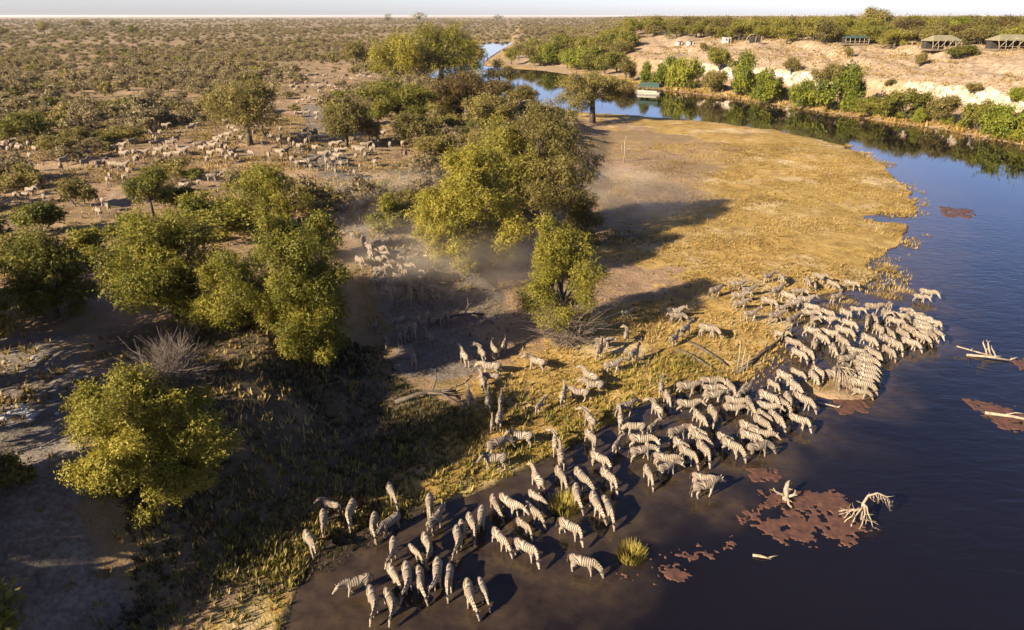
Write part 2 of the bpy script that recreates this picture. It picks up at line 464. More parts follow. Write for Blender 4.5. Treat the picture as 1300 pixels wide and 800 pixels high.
ds = np.concatenate([np.linspace(6, 20, 12)[:-1], np.geomspace(20, 130, 330)[:-1], np.geomspace(130, 420, 190)[:-1], np.geomspace(420, 40000, 90)])
TX, TY, TF = fan(-58, 58, 520, ds)
TH, TW, TP, TFAR = land(TX, TY)
far_px = lambda poly, z=0.4: flat(poly, z)
n_a, n_b = fbm(TX * 0.08, TY * 0.08, 51, 4), fbm(TX * 0.35, TY * 0.35, 57, 3)
jit = (n_b - 0.5) * 4
tongue = sdf(plateau_poly, TX, TY)
gold = ss(-tongue + jit, -1, 5) * (TFAR < 0)
bare = sdf(far_px([(480, 430), (640, 345), (760, 330), (880, 340), (840, 375), (760, 400), (700, 430), (640, 480), (560, 520), (500, 500)]), TX, TY)
gold = gold * (1 - 0.75 * ss(bare + jit, -2, 3))
pathb = sdf(far_px([(780, 150), (830, 165), (930, 185), (890, 250), (800, 300), (770, 290), (790, 220)]), TX, TY)
gold = gold * (1 - 0.55 * ss(pathb + jit, -3, 3))
gold = np.maximum(gold, (TFAR > 0) * ss(TW, 1, 3) * (1 - ss(TW, 9, 16)) * 0.9)
green = ss(sdf(far_px([(330, 720), (480, 650), (640, 560), (760, 520), (700, 600), (560, 650), (420, 730), (300, 800), (150, 820)]), TX, TY), -1, 4) + 0.18 * ss(n_a, .45, .65)
pathway = seg_dist(far_px([(400, 130), (400, 190), (440, 240), (470, 300), (510, 340), (540, 380), (560, 420)], 3.0), TX, TY, False)[0]
dust = ss(5.5 - pathway + jit, 0, 4)
shore_l = sdf(far_px([(-100, 430), (110, 440), (170, 520), (150, 640), (190, 720), (60, 790), (-200, 900)], 3.0), TX, TY)
dust = np.maximum(dust, ss(shore_l + jit * 0.7, -1, 3) * 0.95)
dust = np.maximum(dust, ss(sdf(far_px([(470, 310), (620, 330), (660, 380), (560, 430), (470, 440)], 1.5), TX, TY) + jit, -1, 3))
mud = ss(1.3 - TW + jit * 0.25, 0, 1.8) * .8
mud = np.maximum(mud * (TFAR <= 0), (TFAR > 0) * ss(1.0 - TW, 0, 1))
chalk = (TFAR > 0) * ss(TH, 2.4, 3.6) * (1 - ss(TH, 7.6, 9.2)) * (0.05 + 1.15 * fbm(TX * 0.05, TY * 0.05, 77, 3)) * ss(np.degrees(np.arctan2(TX, TY)), 8, 12)
chalk = np.maximum(chalk, (TFAR > 0) * ss(TH, 9, 10) * (1 - ss(TH, 12, 13)) * ss(np.degrees(np.arctan2(TX, TY)), 27, 31) * 0.62 * (0.5 + n_a))
sand = (TFAR > 0) * ss(TH, 6.5, 8.5) * (1 - ss(TW, 85, 130)) * ss(np.degrees(np.arctan2(TX, TY)), 8, 12)
spit = sdf(far_px([(628, 74), (700, 92), (760, 104), (740, 94), (690, 80), (650, 70)], 0.3), TX, TY)
sand = np.maximum(sand, ss(spit, -4, 4) * 0.8)
dist_t = np.hypot(TX, TY)
scrub = ss(dist_t, 420, 1500) * ((TW > 0) * 1.0)
shade_litter = ss(sdf(far_px([(110, 455), (330, 440), (470, 425), (500, 470), (590, 510), (585, 570), (420, 665), (250, 730), (120, 830), (200, 700), (160, 560)], 2.0), TX, TY) + jit * .8, -1.5, 2.5)  # where the bank's shade is painted in along with the litter
dry = ss(n_a, 0.4, 0.6) * (TFAR <= 0)
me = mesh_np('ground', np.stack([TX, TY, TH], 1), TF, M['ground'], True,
             {'gold': gold, 'green': np.clip(green, 0, 1), 'dust': dust, 'mud': mud, 'chalk': chalk, 'sand': sand, 'scrub': scrub, 'dry': dry, 'shade_litter': shade_litter})
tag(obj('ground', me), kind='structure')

# water: one level sheet over the river bed
ds = np.concatenate([np.geomspace(8, 330, 240), np.geomspace(335, 1000, 40)])
WX, WY, WF = fan(-25, 58, 300, ds)
ww = -sdf(river_poly, WX, WY)
keep = (ww[WF] < 2.5).any(1)
WF = WF[keep]
used = np.unique(WF); idx = np.zeros(len(WX), int); idx[used] = np.arange(len(used))
shal = ss(ww[used] + (fbm(WX[used] * 0.25, WY[used] * 0.25, 88, 3) - 0.5) * 7, -12, -0.5)
calm = ss(np.hypot(WX[used], WY[used]), 85, 140)
me = mesh_np('river', np.stack([WX[used], WY[used], np.zeros(len(used))], 1), idx[WF], M['water'], True, {'shallow': shal, 'calm': calm})
tag(obj('river', me), kind='structure')
# ------------------------------------------------------------------ zebras: one body per pose, mane and tail as its parts
def bez(a, b, c, n=6):
    t = np.linspace(0, 1, n)[:, None]
    a, b, c = map(np.asarray, (a, b, c))
    return a * (1 - t) ** 2 + 2 * b * t * (1 - t) + c * t ** 2

def zebra_pose(neck, head_dir, yaw=0.0, legs=(0, 0, 0, 0), voxel=0.022, tail_sw=0.0, foal=1.0):
    """neck: (x, z) of the poll; head_dir: (x, z) from poll to muzzle; yaw turns neck and head sideways (radians);
    legs: fore-aft swing of front left, front right, hind left, hind right (metres)"""
    mb = MB()
    tr = np.array([(-.81, 0, 1.04), (-.75, 0, 1.04), (-.60, 0, 1.02), (-.34, 0, .98), (0, 0, .95), (.28, 0, .965), (.50, 0, 1.0), (.66, 0, 1.02), (.76, 0, 1.03)])
    trr = np.array([(.06, .09), (.155, .21), (.215, .28), (.24, .295), (.26, .32), (.235, .31), (.19, .295), (.14, .225), (.05, .10)])
    mb.tube(tr, trr, 16)
    def turn(P, f):     # bend sideways, f = share of yaw per point
        P = np.array(P, float); o = np.array((.52, 0, 0))
        out = []
        for p, k in zip(P, f):
            a = yaw * k; q = p - o
            out.append((q[0] * math.cos(a) - q[1] * math.sin(a) + o[0], q[0] * math.sin(a) + q[1] * math.cos(a) + o[1], p[2]))
        return np.array(out)
    nx, nz = neck
    base = np.array((.48, 0, 1.08)); poll = np.array((nx, 0, nz))
    mid = (base + poll) / 2 + np.array((.03, 0, .05 if nz > 1.2 else .10))
    nk = bez(base, mid, poll, 7)
    fr = np.linspace(0.1, 1, 7)
    nk = turn(nk, fr)
    t = np.linspace(0, 1, 7)
    mb.tube(nk, np.stack([.15 * (1 - t) + .082 * t, .27 * (1 - t) ** 1.3 + .125 * t + .02], 1), 12, (1, 0, 0.3) if nz > 1.2 else (0, 0, 1))
    hd = np.array((head_dir[0], 0, head_dir[1])); hd /= np.linalg.norm(hd)
    hp = np.array([poll - hd * .05 + np.array((0, 0, .0)), poll + hd * .06, poll + hd * .17, poll + hd * .31, poll + hd * .42, poll + hd * .50, poll + hd * .53])
    hp = turn(hp, np.ones(7) * 1.0)
    hr = np.array([(.05, .07), (.092, .118), (.095, .125), (.066, .092), (.056, .070), (.058, .064), (.03, .035)])
    pup = np.array((-hd[2], 0, hd[0]))
    mb.tube(hp, hr, 12, (hd[2] * -1, 0, hd[0]))
    yw = np.array([[math.cos(yaw), -math.sin(yaw), 0], [math.sin(yaw), math.cos(yaw), 0], [0, 0, 1]])
    crest = np.cross(np.array((0, -1., 0)), hd); crest = crest if crest[2] > 0 or abs(hd[2]) > .9 else -crest
    if crest[0] > 0 and hd[2] < -.5 and nz > 1.2: crest = crest
    for s in (-1, 1):
        e0 = poll + hd * .02 + np.array((0, s * .06, 0)) + crest * .09
        e1 = e0 + crest * .17 + np.array((0, s * .055, 0)) - hd * .03
        ee = turn([e0, (e0 + e1) / 2, e1], np.ones(3))
        mb.tube(ee, np.array([(.03, .03), (.042, .03), (.014, .014)]), 8)
    segs = [('t', tr, trr.mean(1)), ('n', nk, np.full(7, .14)), ('h', hp, np.full(7, .08))]
    for i, (hx, sy, sw) in enumerate(((.47, .135, legs[0]), (.47, -.135, legs[1]), (-.56, .145, legs[2]), (-.56, -.145, legs[3]))):
        if i < 2:
            lift = max(0, sw) * .25
            P = np.array([(hx, sy * .9, 1.0), (hx - .02, sy, .78), (hx + sw * .22, sy, .62), (hx + sw * .55 + abs(sw) * .12, sy, .40), (hx + sw * .85, sy, .16 + lift), (hx + sw, sy, .06 + lift), (hx + sw + .03, sy, .0 + lift)])
            rr = np.array([(.09, .16), (.09, .14), (.075, .10), (.052, .06), (.043, .046), (.052, .055), (.062, .068)])
        else:
            P = np.array([(hx + .02, sy * .8, 1.05), (hx + .08, sy, .86), (hx + .12 + sw * .2, sy, .70), (hx - .06 + sw * .5, sy, .46), (hx - .04 + sw * .8, sy, .20), (hx + sw, sy, .07), (hx + sw + .03, sy, .0)])
            rr = np.array([(.13, .24), (.135, .20), (.095, .13), (.055, .072), (.044, .048), (.052, .055), (.062, .068)])
        mb.tube(P, rr, 10, (1, 0, 0))
        segs.append(('l', P, rr.mean(1)))
    V = np.concatenate(mb.V); F = np.concatenate(mb.F)
    src = mesh_np('zebra_source', V, F)
    o = obj('zebra_source', src)
    md = o.modifiers.new('remesh', 'REMESH'); md.mode = 'VOXEL'; md.voxel_size = voxel; md.use_smooth_shade = True
    sm = o.modifiers.new('smooth', 'SMOOTH'); sm.factor = 0.5; sm.iterations = 3 if voxel < .03 else 1
    dg = bpy.context.evaluated_depsgraph_get()
    me = bpy.data.meshes.new_from_object(o.evaluated_get(dg))
    bpy.data.objects.remove(o); bpy.data.meshes.remove(src)
    me.name = 'zebra_body'
    n = len(me.vertices); C = np.empty(n * 3, np.float32); me.vertices.foreach_get('co', C); C = C.reshape(-1, 3).astype(float)
    best = np.full(n, 1e9); ph = np.zeros(n); amp = np.ones(n); dk = np.zeros(n)
    for k, P, rad in segs:
        arc = 0.0
        for a, b, r0, r1 in zip(P[:-1], P[1:], rad[:-1], rad[1:]):
            d = b - a; ln = np.linalg.norm(d)
            t = np.clip(((C - a) @ d) / (ln * ln), 0, 1)
            q = np.linalg.norm(C - a - t[:, None] * d, axis=1) / (r0 * (1 - t) + r1 * t)
            if k == 'l': q = q + 0.5 * ss(C[:, 2], .62, .85)
            w = q < best
            best = np.where(w, q, best)
            if k == 't':
                lean = ss(-C[:, 0], -.05, .6)
                p_ = (C[:, 0] + lean * 1.15 * (C[:, 2] - .85)) / .128; a_ = np.ones(n) * .95; d_ = np.zeros(n)
            elif k == 'n': p_ = (arc + t * ln) / .09 + .3; a_ = np.ones(n) * .95; d_ = np.zeros(n)
            elif k == 'h': p_ = (arc + t * ln) / .07; a_ = np.full(n, .75); d_ = ss(arc + t * ln, .40, .47)
            else: p_ = C[:, 2] / .085; a_ = .25 + .6 * ss(C[:, 2], .3, .75); d_ = 1 - ss(C[:, 2], .055, .075)
            ph = np.where(w, p_, ph); amp = np.where(w, a_, amp); dk = np.where(w, d_, dk)
    amp = amp * (1 - .85 * (1 - ss(C[:, 2], .66, .76)) * (best < 2) * (np.abs(C[:, 0]) < .4))    # pale belly
    for an, av in (('phase', ph), ('amp', amp), ('dark', dk)):
        at = me.attributes.new(an, 'FLOAT', 'POINT'); at.data.foreach_set('value', av.astype(np.float32))
    me.materials.clear(); me.materials.append(M['zebra'])
    # mane: an upright crest of hair along the neck
    mn = MB()
    off = []
    for i in range(7):
        tt = nk[min(i + 1, 6)] - nk[max(i - 1, 0)]; tt /= np.linalg.norm(tt)
        side = yw @ np.array((0, 1., 0)); c = np.cross(tt, side); c = c if c[2] > -0.05 else -c
        if nz > 1.2 and c[0] > 0: c = -c
        off.append(c / (np.linalg.norm(c) + 1e-9))
    off = np.array(off)
    top = np.array([.24, .225, .205, .185, .165, .15, .13])
    crestline = nk + off * top[:, None]
    mn.tube(crestline, np.array([(.018, .03)] + [(.022, .07)] * 5 + [(.02, .05)]), 8, off[3])
    mane = mn.mesh('zebra_mane', M['zebra'], True, {'phase': np.concatenate(mn.V)[:, 0] / .11 if False else np.repeat(np.linspace(0, 5, 7), 8).tolist() + [0, 5], 'amp': [0.9] * 58, 'dark': [0.0] * 58})
    tl = MB()
    tl.tube([(-.79, 0, 1.16), (-.88, tail_sw * .2, 1.08), (-.93, tail_sw * .6, .86), (-.94, tail_sw, .68)], np.array([.035, .03, .024, .02]), 7)
    tl.tube([(-.93, tail_sw * .95, .72), (-.95, tail_sw * 1.1, .58), (-.95, tail_sw * 1.2, .40)], np.array([.025, .045, .012]), 7)
    tail = tl.mesh('zebra_tail', M['hair'], True)
    return me, mane, tail

UP, DN = (1.0, 1.47), (1.14, .66)
POSES = {
    'S1': zebra_pose(UP, (.75, -.55), .15, (.05, -.05, .06, -.08), tail_sw=.1),
    'S2': zebra_pose((.96, 1.50), (.78, -.5), -.5, (-.06, .04, -.1, .08), tail_sw=-.1),
    'W1': zebra_pose((1.06, 1.40), (.75, -.62), .1, (.28, -.22, -.20, .26), tail_sw=.05),
    'W2': zebra_pose((1.08, 1.36), (.72, -.66), -.15, (-.24, .26, .26, -.22), tail_sw=-.08),
    'D1': zebra_pose(DN, (.42, -.9), .08, (.10, -.12, .08, -.10), tail_sw=.04),
    'D2': zebra_pose((1.16, .70), (.45, -.88), -.25, (-.14, .12, -.08, .12), tail_sw=-.05),
    'D3': zebra_pose((1.14, .64), (.5, -.85), .35, (.05, -.16, .12, -.04), tail_sw=.08),
    'D4': zebra_pose((1.20, .82), (.55, -.8), -.55, (-.2, .05, .16, -.06), tail_sw=-.1),
    'D5': zebra_pose((1.10, .60), (.30, -.95), .0, (.02, .10, -.12, .05), tail_sw=.12),
    'S3': zebra_pose((1.04, 1.40), (.8, -.45), .75, (.08, -.1, -.06, .1), tail_sw=.12),
    'L2': zebra_pose((1.18, 1.00), (.65, -.72), -.35, (-.18, .12, .12, -.15), tail_sw=-.06),
    'L1': zebra_pose((1.14, 1.12), (.75, -.6), .2, (.16, -.16, -.14, .16)),
}
def joined_low(neck, hd, yaw, legs):
    b, m, t = zebra_pose(neck, hd, yaw, legs, voxel=.05)
    v = np.empty(len(b.vertices), np.float32); b.attributes['amp'].data.foreach_get('value', v)
    b.attributes['amp'].data.foreach_set('value', v * .5)        # weaker stripes lighten far coats: their sunlit paleness put into the colour
    return b
LOW = [joined_low(UP, (.75, -.55), .2, (.05, -.05, .06, -.08)), joined_low((1.06, 1.40), (.75, -.62), .1, (.26, -.22, -.2, .24)), joined_low(DN, (.42, -.9), -.1, (.1, -.1, .06, -.1))]

def words_of(n):
    return ['first', 'second', 'third', 'fourth', 'fifth', 'sixth', 'seventh', 'eighth', 'ninth', 'tenth', 'eleventh', 'twelfth', 'thirteenth', 'fourteenth', 'fifteenth', 'sixteenth',
            'seventeenth', 'eighteenth', 'nineteenth', 'twentieth', 'twenty-first', 'twenty-second', 'twenty-third', 'twenty-fourth', 'twenty-fifth', 'twenty-sixth', 'twenty-seventh', 'twenty-eighth'][n]

# every zebra as it stands in the photograph: body centre and heading, in herds.
# (origin x, origin y, scale of the notes, herd phrase, which end the count starts at, sort axis, default pose, [(x, y, heading, pose)])
HERDS = [
 (360, 560, 3.334, 'shaded huddle above the mud corner', 'mud end', 'x', 'S', [(110, 408, 62, 'W'), (168, 318, 86, 'W'), (200, 248, 200, 'S'), (282, 278, 112, 'D')]),
 (360, 560, 3.334, 'line on the grass edge above lowest drinkers', 'shaded end', 'x', 'D', [(380, 330, 100, ''), (450, 332, 145, ''), (455, 200, 66, ''), (618, 258, 86, ''), (640, 325, 312, 'L')]),
 (360, 560, 3.334, 'middle row wading behind the lowest drinkers', 'shaded end', 'x', 'D', [(463, 435, 92, ''), (552, 438, 42, ''), (608, 418, 66, ''), (738, 395, 80, ''), (757, 350, 75, ''), (797, 335, 66, ''), (838, 312, 95, '')]),
 (360, 560, 3.334, 'lowest row drinking nearest the viewer', 'mud end', 'x', 'D', [(465, 548, 62, ''), (524, 562, 82, ''), (576, 572, 84, ''), (651, 545, 92, ''), (700, 560, 95, ''), (312, 582, 162, 'L'), (378, 655, 72, ''), (450, 660, 66, ''), (786, 630, 78, ''), (842, 608, 68, '')]),
 (360, 560, 3.334, 'group between lowest drinkers and grass tuft', 'bank end', 'x', 'D', [(895, 252, 70, ''), (955, 255, 35, 'L'), (916, 395, 48, ''), (1016, 332, 38, ''), (1026, 440, 28, ''), (1267, 500, 15, ''), (1213, 352, 28, '')]),
 (560, 440, 3.334, 'knot on the grass beside its long shadows', 'shaded end', 'x', 'S', [(235, 405, 340, 'D'), (228, 468, 178, 'S'), (340, 372, 185, 'S')]),
 (460, 360, 3.334, 'string walking uphill beside the fallen branch', 'fallen branch end', 'x', 'S', [(285, 225, 225, 'S'), (216, 308, 262, 'S'), (432, 300, 230, 'S'), (506, 285, 230, 'S'), (558, 268, 226, 'S'), (602, 248, 292, 'S')]),
 (460, 360, 3.334, 'bunch walking away from the shore in mid-slope', 'fallen branch end', 'x', 'W', [(545, 345, 182, 'L'), (548, 378, 178, 'L'), (510, 405, 250, 'S'), (453, 465, 252, 'S'), (532, 482, 272, 'W'), (586, 476, 285, 'W'), (550, 568, 272, 'W'), (580, 558, 280, 'S')]),
 (460, 360, 3.334, 'scattered on dry slope below the bare stemmed tree', 'upper end', 'y', 'S', [(740, 325, 195, 'S'), (750, 497, 310, 'S'), (852, 462, 280, 'S'), (922, 450, 185, 'W'), (965, 385, 205, 'S'), (982, 420, 182, 'W')]),
 (700, 340, 3.334, 'file on golden grass past the bare stemmed tree', 'tree end', 'x', 'W', [(320, 175, 0, ''), (522, 178, 2, ''), (530, 196, 0, 'D'), (318, 275, 275, 'S'), (218, 303, 0, 'L'), (205, 340, 295, 'W'), (258, 402, 350, ''), (350, 355, 322, ''), (520, 288, 325, ''), (568, 252, 330, ''), (660, 248, 8, 'D')]),
 (460, 360, 3.334, 'band stepping from the grass into the shallows', 'grass end', 'y', 'W', [(965, 568, 230, 'S'), (970, 640, 48, 'D'), (818, 662, 265, 'S'), (842, 722, 262, 'S')]),
 (560, 440, 3.334, 'band drinking around the leafy sprig', 'bank end', 'x', 'D', [(508, 535, 58, ''), (596, 545, 48, ''), (410, 552, 232, 'S'), (400, 615, 35, ''), (386, 682, 40, ''), (575, 612, 80, ''), (655, 652, 66, ''), (706, 672, 62, '')]),
 (560, 440, 3.334, 'group between leafy sprig and long drinking row', 'grass end', 'y', 'D', [(672, 463, 28, ''), (710, 540, 42, ''), (880, 522, 62, ''), (745, 398, 305, 'S'), (845, 385, 5, 'L'), (845, 432, 352, 'L'), (825, 327, 180, 'D'), (762, 295, 262, 'S'), (780, 248, 350, 'L')]),
 (820, 470, 7.62, 'upper edge of the long drinking row', 'grass end', 'x', 'L', [(152, 130, 268, 'S'), (215, 240, 66, 'D'), (395, 145, 5, ''), (435, 95, 5, 'L'), (620, 92, 8, 'L'), (640, 150, 2, ''), (650, 225, 357, ''), (817, 145, 50, 'D'), (970, 182, 330, 'S'), (915, 210, 300, 'S')]),
 (820, 470, 7.62, 'middle of the long drinking row', 'grass end', 'x', 'D', [(862, 278, 15, 'L'), (840, 338, 8, 'L'), (1003, 308, 62, ''), (402, 312, 6, 'W'), (522, 430, 44, ''), (655, 400, 54, ''), (112, 350, 222, 'S'), (70, 498, 328, 'S'), (302, 572, 345, 'L')]),
 (820, 470, 7.62, 'lower edge of the long drinking row', 'bank end', 'x', 'D', [(525, 632, 35, ''), (498, 588, 30, ''), (562, 745, 48, ''), (345, 698, 34, ''), (405, 775, 33, ''), (775, 640, 28, ''), (832, 712, 28, '')]),
 (830, 540, 6.67, 'outermost cluster past the long drinking row', 'bank end', 'x', 'D', [(92, 258, 12, 'L'), (112, 330, 340, 'L'), (412, 410, 14, 'L'), (432, 500, 350, 'L'), (880, 172, 350, 'D')]),
 (930, 460, 7.62, 'close pack beside the floating stick', 'bank end', 'x', 'D', [(400, 180, 32, ''), (505, 122, 28, ''), (592, 200, 42, ''), (345, 320, 25, ''), (475, 362, 38, ''), (545, 342, 60, ''), (330, 402, 15, 'L'), (420, 520, 42, ''), (310, 500, 36, ''), (282, 562, 36, ''), (642, 530, 20, ''), (682, 342, 28, ''), (162, 612, 25, ''), (172, 688, 18, ''), (262, 668, 18, 'L')]),
 (880, 330, 6.667, 'line arriving along the top of the golden grass', 'land end', 'x', 'W', [(188, 245, 350, ''), (378, 190, 0, ''), (470, 238, 357, ''), (388, 292, 5, ''), (400, 350, 0, ''), (487, 443, 356, ''), (130, 572, 12, 'D'), (640, 122, 348, ''), (750, 132, 60, 'D')]),
 (880, 330, 6.667, 'crowd where the grass meets the water', 'grass end', 'x', 'W', [(712, 245, 352, ''), (635, 340, 22, 'D'), (747, 380, 0, ''), (700, 458, 357, ''), (842, 490, 350, ''), (742, 600, 20, ''), (845, 680, 22, 'D'), (892, 768, 24, 'D'), (962, 762, 35, 'D'), (890, 250, 8, 'D'), (800, 292, 20, 'D'), (945, 325, 5, ''), (852, 352, 10, 'D')]),
 (1020, 330, 5.928, 'group grazing on the flooded grass behind the crowd', 'crowd end', 'x', 'D', [(38, 150, 62, ''), (92, 160, 66, ''), (122, 112, 30, 'S'), (216, 162, 24, ''), (356, 165, 20, ''), (252, 266, 350, 'S')]),
 (1020, 330, 5.928, 'strays standing off in the blue water', 'grass end', 'x', 'S', [(626, 163, 345, 'S'), (882, 257, 10, 'L'), (935, 233, 12, 'L')]),
 (1020, 330, 5.928, 'upper rank of the main crowd in the water', 'grass end', 'x', 'D', [(402, 347, 10, 'L'), (526, 342, 5, 'L'), (320, 386, 25, ''), (342, 460, 20, ''), (651, 332, 88, 'S'), (772, 347, 5, ''), (852, 390, 10, ''), (616, 392, 60, 'S'), (722, 402, 12, ''), (692, 446, 18, 'L')]),
 (1020, 330, 5.928, 'farthest-out tip of the main crowd', 'upper end', 'y', 'D', [(902, 432, 15, ''), (890, 460, 17, ''), (902, 492, 17, ''), (885, 518, 18, ''), (982, 458, 20, ''), (876, 560, 25, ''), (792, 512, 30, ''), (967, 553, 60, 'L'), (1003, 542, 50, 'L')]),
 (1020, 330, 5.928, 'outer flank of the main crowd', 'upper end', 'y', 'D', [(747, 540, 32, ''), (802, 605, 20, ''), (490, 437, 95, ''), (538, 420, 52, ''), (572, 510, 36, ''), (652, 530, 40, ''), (642, 590, 36, ''), (692, 622, 30, ''), (642, 665, 32, ''), (490, 585, 28, ''), (535, 690, 32, '')]),
 (1020, 330, 5.928, 'inner part of the main crowd', 'upper end', 'y', 'D', [(302, 522, 18, ''), (182, 385, 20, ''), (172, 437, 10, 'L'), (76, 436, 80, 'S'), (60, 340, 15, ''), (42, 386, 8, 'L'), (60, 522, 20, 'L'), (132, 570, 30, ''), (192, 535, 15, ''), (90, 622, 66, ''), (232, 650, 68, ''), (290, 596, 38, ''), (306, 660, 80, '')]),
 (960, 400, 6.667, 'stack of drinkers behind the brushwood heap', 'upper end', 'y', 'D', [(840, 290, 15, ''), (770, 360, 352, 'L'), (880, 335, 12, ''), (930, 372, 12, ''), (905, 408, 14, ''), (930, 438, 15, ''), (925, 468, 16, ''), (920, 500, 16, ''), (905, 532, 16, ''), (885, 570, 15, ''), (888, 618, 12, ''), (975, 300, 32, '')]),
 (960, 400, 6.667, 'file behind the brushwood heap and grass point', 'grass end', 'x', 'D', [(700, 437, 340, 'L'), (672, 495, 8, 'L'), (492, 502, 48, ''), (528, 470, 36, ''), (350, 456, 25, '')]),
 (420, 250, 6.667, 'string coming down the dusty gully', 'upper end', 'y', 'W', [(210, 92, 60, ''), (245, 135, 66, ''), (92, 160, 40, ''), (175, 290, 60, ''), (275, 352, 58, ''), (315, 412, 50, ''), (440, 452, 48, ''), (402, 428, 30, ''), (335, 470, 80, '')]),
 (420, 250, 6.667, 'crush in the dust of the shaded gully', 'upper end', 'y', 'W', [(400, 505, 40, ''), (530, 532, 10, ''), (602, 482, 330, ''), (692, 505, 0, ''), (645, 572, 60, ''), (470, 560, 60, ''), (700, 640, 20, ''), (792, 650, 330, ''), (580, 582, 80, ''), (420, 602, 10, ''), (560, 660, 60, ''), (622, 622, 80, ''), (240, 522, 60, ''), (400, 702, 10, ''), (500, 722, 40, ''), (650, 722, 70, ''), (720, 765, 60, '')]),
 (440, 350, 6.667, 'shadowed group leaving the gully', 'upper end', 'y', 'W', [(352, 105, 60, ''), (540, 112, 80, ''), (532, 172, 84, ''), (622, 150, 70, ''), (722, 110, 80, ''), (745, 172, 70, ''), (450, 372, 150, ''), (612, 352, 84, ''), (686, 342, 88, ''), (240, 390, 120, ''), (570, 442, 92, ''), (852, 330, 95, ''), (815, 352, 100, ''), (325, 522, 235, 'S'), (450, 492, 272, 'W'), (505, 462, 90, '')]),
 (0, 150, 6.667, 'cluster at the far-left clearing edge', 'outer end', 'x', 'W', [(22, 240, 30, ''), (66, 262, 55, ''), (95, 240, 50, ''), (150, 232, 30, ''), (112, 188, 10, ''), (236, 216, 50, ''), (250, 318, 58, ''), (30, 215, 20, '')]),
 (0, 150, 6.667, 'shaded trio under the thorn bushes at left', 'outer end', 'x', 'S', [(200, 632, 10, ''), (302, 580, 330, ''), (365, 650, 50, 'W'), (250, 602, 10, ''), (118, 640, 60, '')]),
 (0, 150, 6.667, 'line standing in front of the flat-topped bushes', 'outer end', 'x', 'S', [(535, 357, 340, ''), (716, 372, 345, ''), (850, 382, 350, ''), (955, 392, 180, ''), (1036, 400, 0, '')]),
 (0, 150, 6.667, 'knot on the bare patch below the line', 'upper end', 'y', 'W', [(926, 468, 40, ''), (905, 510, 60, ''), (1040, 490, 60, 'S'), (862, 682, 60, ''), (912, 732, 50, ''), (830, 772, 40, ''), (800, 650, 200, '')]),
 (120, 150, 6.667, 'walking column on the sandy lane', 'outer end', 'x', 'W', [(242, 300, 10, ''), (330, 288, 60, ''), (410, 290, 0, ''), (512, 302, 30, ''), (342, 348, 40, ''), (602, 255, 10, ''), (640, 208, 0, ''), (692, 170, 350, ''), (702, 250, 80, ''), (618, 312, 5, ''), (500, 160, 90, ''), (522, 172, 92, ''), (552, 120, 10, ''), (285, 448, 40, ''), (842, 60, 0, '')]),
 (120, 150, 6.667, 'strays behind the bushy middle shrubs', 'outer end', 'x', 'S', [(320, 642, 0, ''), (582, 692, 90, ''), (752, 562, 10, ''), (870, 522, 60, ''), (990, 472, 0, ''), (1055, 450, 40, '')]),
 (250, 130, 6.667, 'large bunch beside the dark tree trunk', 'outer end', 'x', 'S', [(300, 216, 10, ''), (262, 210, 20, ''), (340, 242, 10, ''), (372, 300, 20, ''), (452, 300, 60, ''), (255, 310, 70, ''), (152, 310, 20, ''), (200, 290, 10, ''), (130, 366, 0, ''), (210, 372, 340, ''), (240, 382, 50, ''), (110, 432, 10, ''), (85, 480, 70, ''), (216, 430, 80, ''), (252, 470, 60, ''), (286, 440, 30, ''), (332, 462, 80, ''), (422, 220, 80, '')]),
 (250, 130, 6.667, 'scattered few below the bunch', 'outer end', 'x', 'S', [(200, 586, 10, ''), (120, 612, 0, ''), (310, 710, 0, ''), (355, 712, 60, ''), (486, 712, 80, '')]),
 (250, 130, 6.667, 'bunch on the lane between two pale bushes', 'outer end', 'x', 'W', [(780, 320, 60, ''), (820, 352, 80, ''), (862, 370, 30, ''), (920, 330, 60, ''), (882, 292, 350, ''), (692, 420, 10, ''), (742, 412, 0, ''), (720, 452, 60, ''), (800, 480, 50, ''), (842, 502, 30, ''), (890, 500, 10, ''), (960, 530, 40, ''), (982, 490, 0, '')]),
 (360, 140, 6.667, 'jostling herd at the head of the gully', 'outer end', 'x', 'W', [(640, 336, 10, ''), (740, 330, 60, ''), (690, 292, 0, ''), (612, 390, 60, ''), (690, 380, 70, ''), (545, 430, 80, ''), (645, 460, 80, ''), (770, 430, 30, ''), (440, 282, 0, ''), (400, 292, 20, ''), (500, 340, 10, ''), (450, 342, 30, ''), (382, 370, 40, ''), (450, 386, 10, ''), (420, 420, 40, ''), (482, 436, 20, ''), (362, 430, 60, ''), (380, 472, 50, ''), (440, 502, 60, ''), (330, 372, 10, ''), (600, 510, 40, '')]),
 (360, 140, 6.667, 'strays emerging between the trees above the gully', 'outer end', 'x', 'W', [(780, 187, 90, ''), (735, 122, 90, ''), (836, 190, 10, ''), (900, 290, 60, ''), (800, 240, 80, ''), (1030, 365, 150, '')]),
 (340, 80, 6.667, 'far herd in front of the yellow-green trees', 'outer end', 'x', 'S', [(322, 105, 0, ''), (320, 165, 30, ''), (200, 165, 0, ''), (380, 190, 0, ''), (430, 190, 10, ''), (500, 170, 350, ''), (500, 90, 60, ''), (470, 110, 20, ''), (550, 120, 80, ''), (630, 82, 50, ''), (640, 122, 70, ''), (600, 120, 90, ''), (700, 132, 10, ''), (760, 112, 0, ''), (430, 240, 20, ''), (490, 236, 60, ''), (540, 240, 10, ''), (320, 290, 60, ''), (355, 296, 20, ''), (520, 195, 5, ''), (460, 205, 350, ''), (580, 228, 20, ''), (400, 130, 0, '')]),
 (340, 80, 6.667, 'few behind the pale bush on the lane', 'outer end', 'x', 'S', [(232, 425, 60, ''), (270, 425, 10, ''), (330, 420, 0, ''), (410, 470, 40, ''), (105, 560, 80, ''), (250, 332, 10, '')]),
]

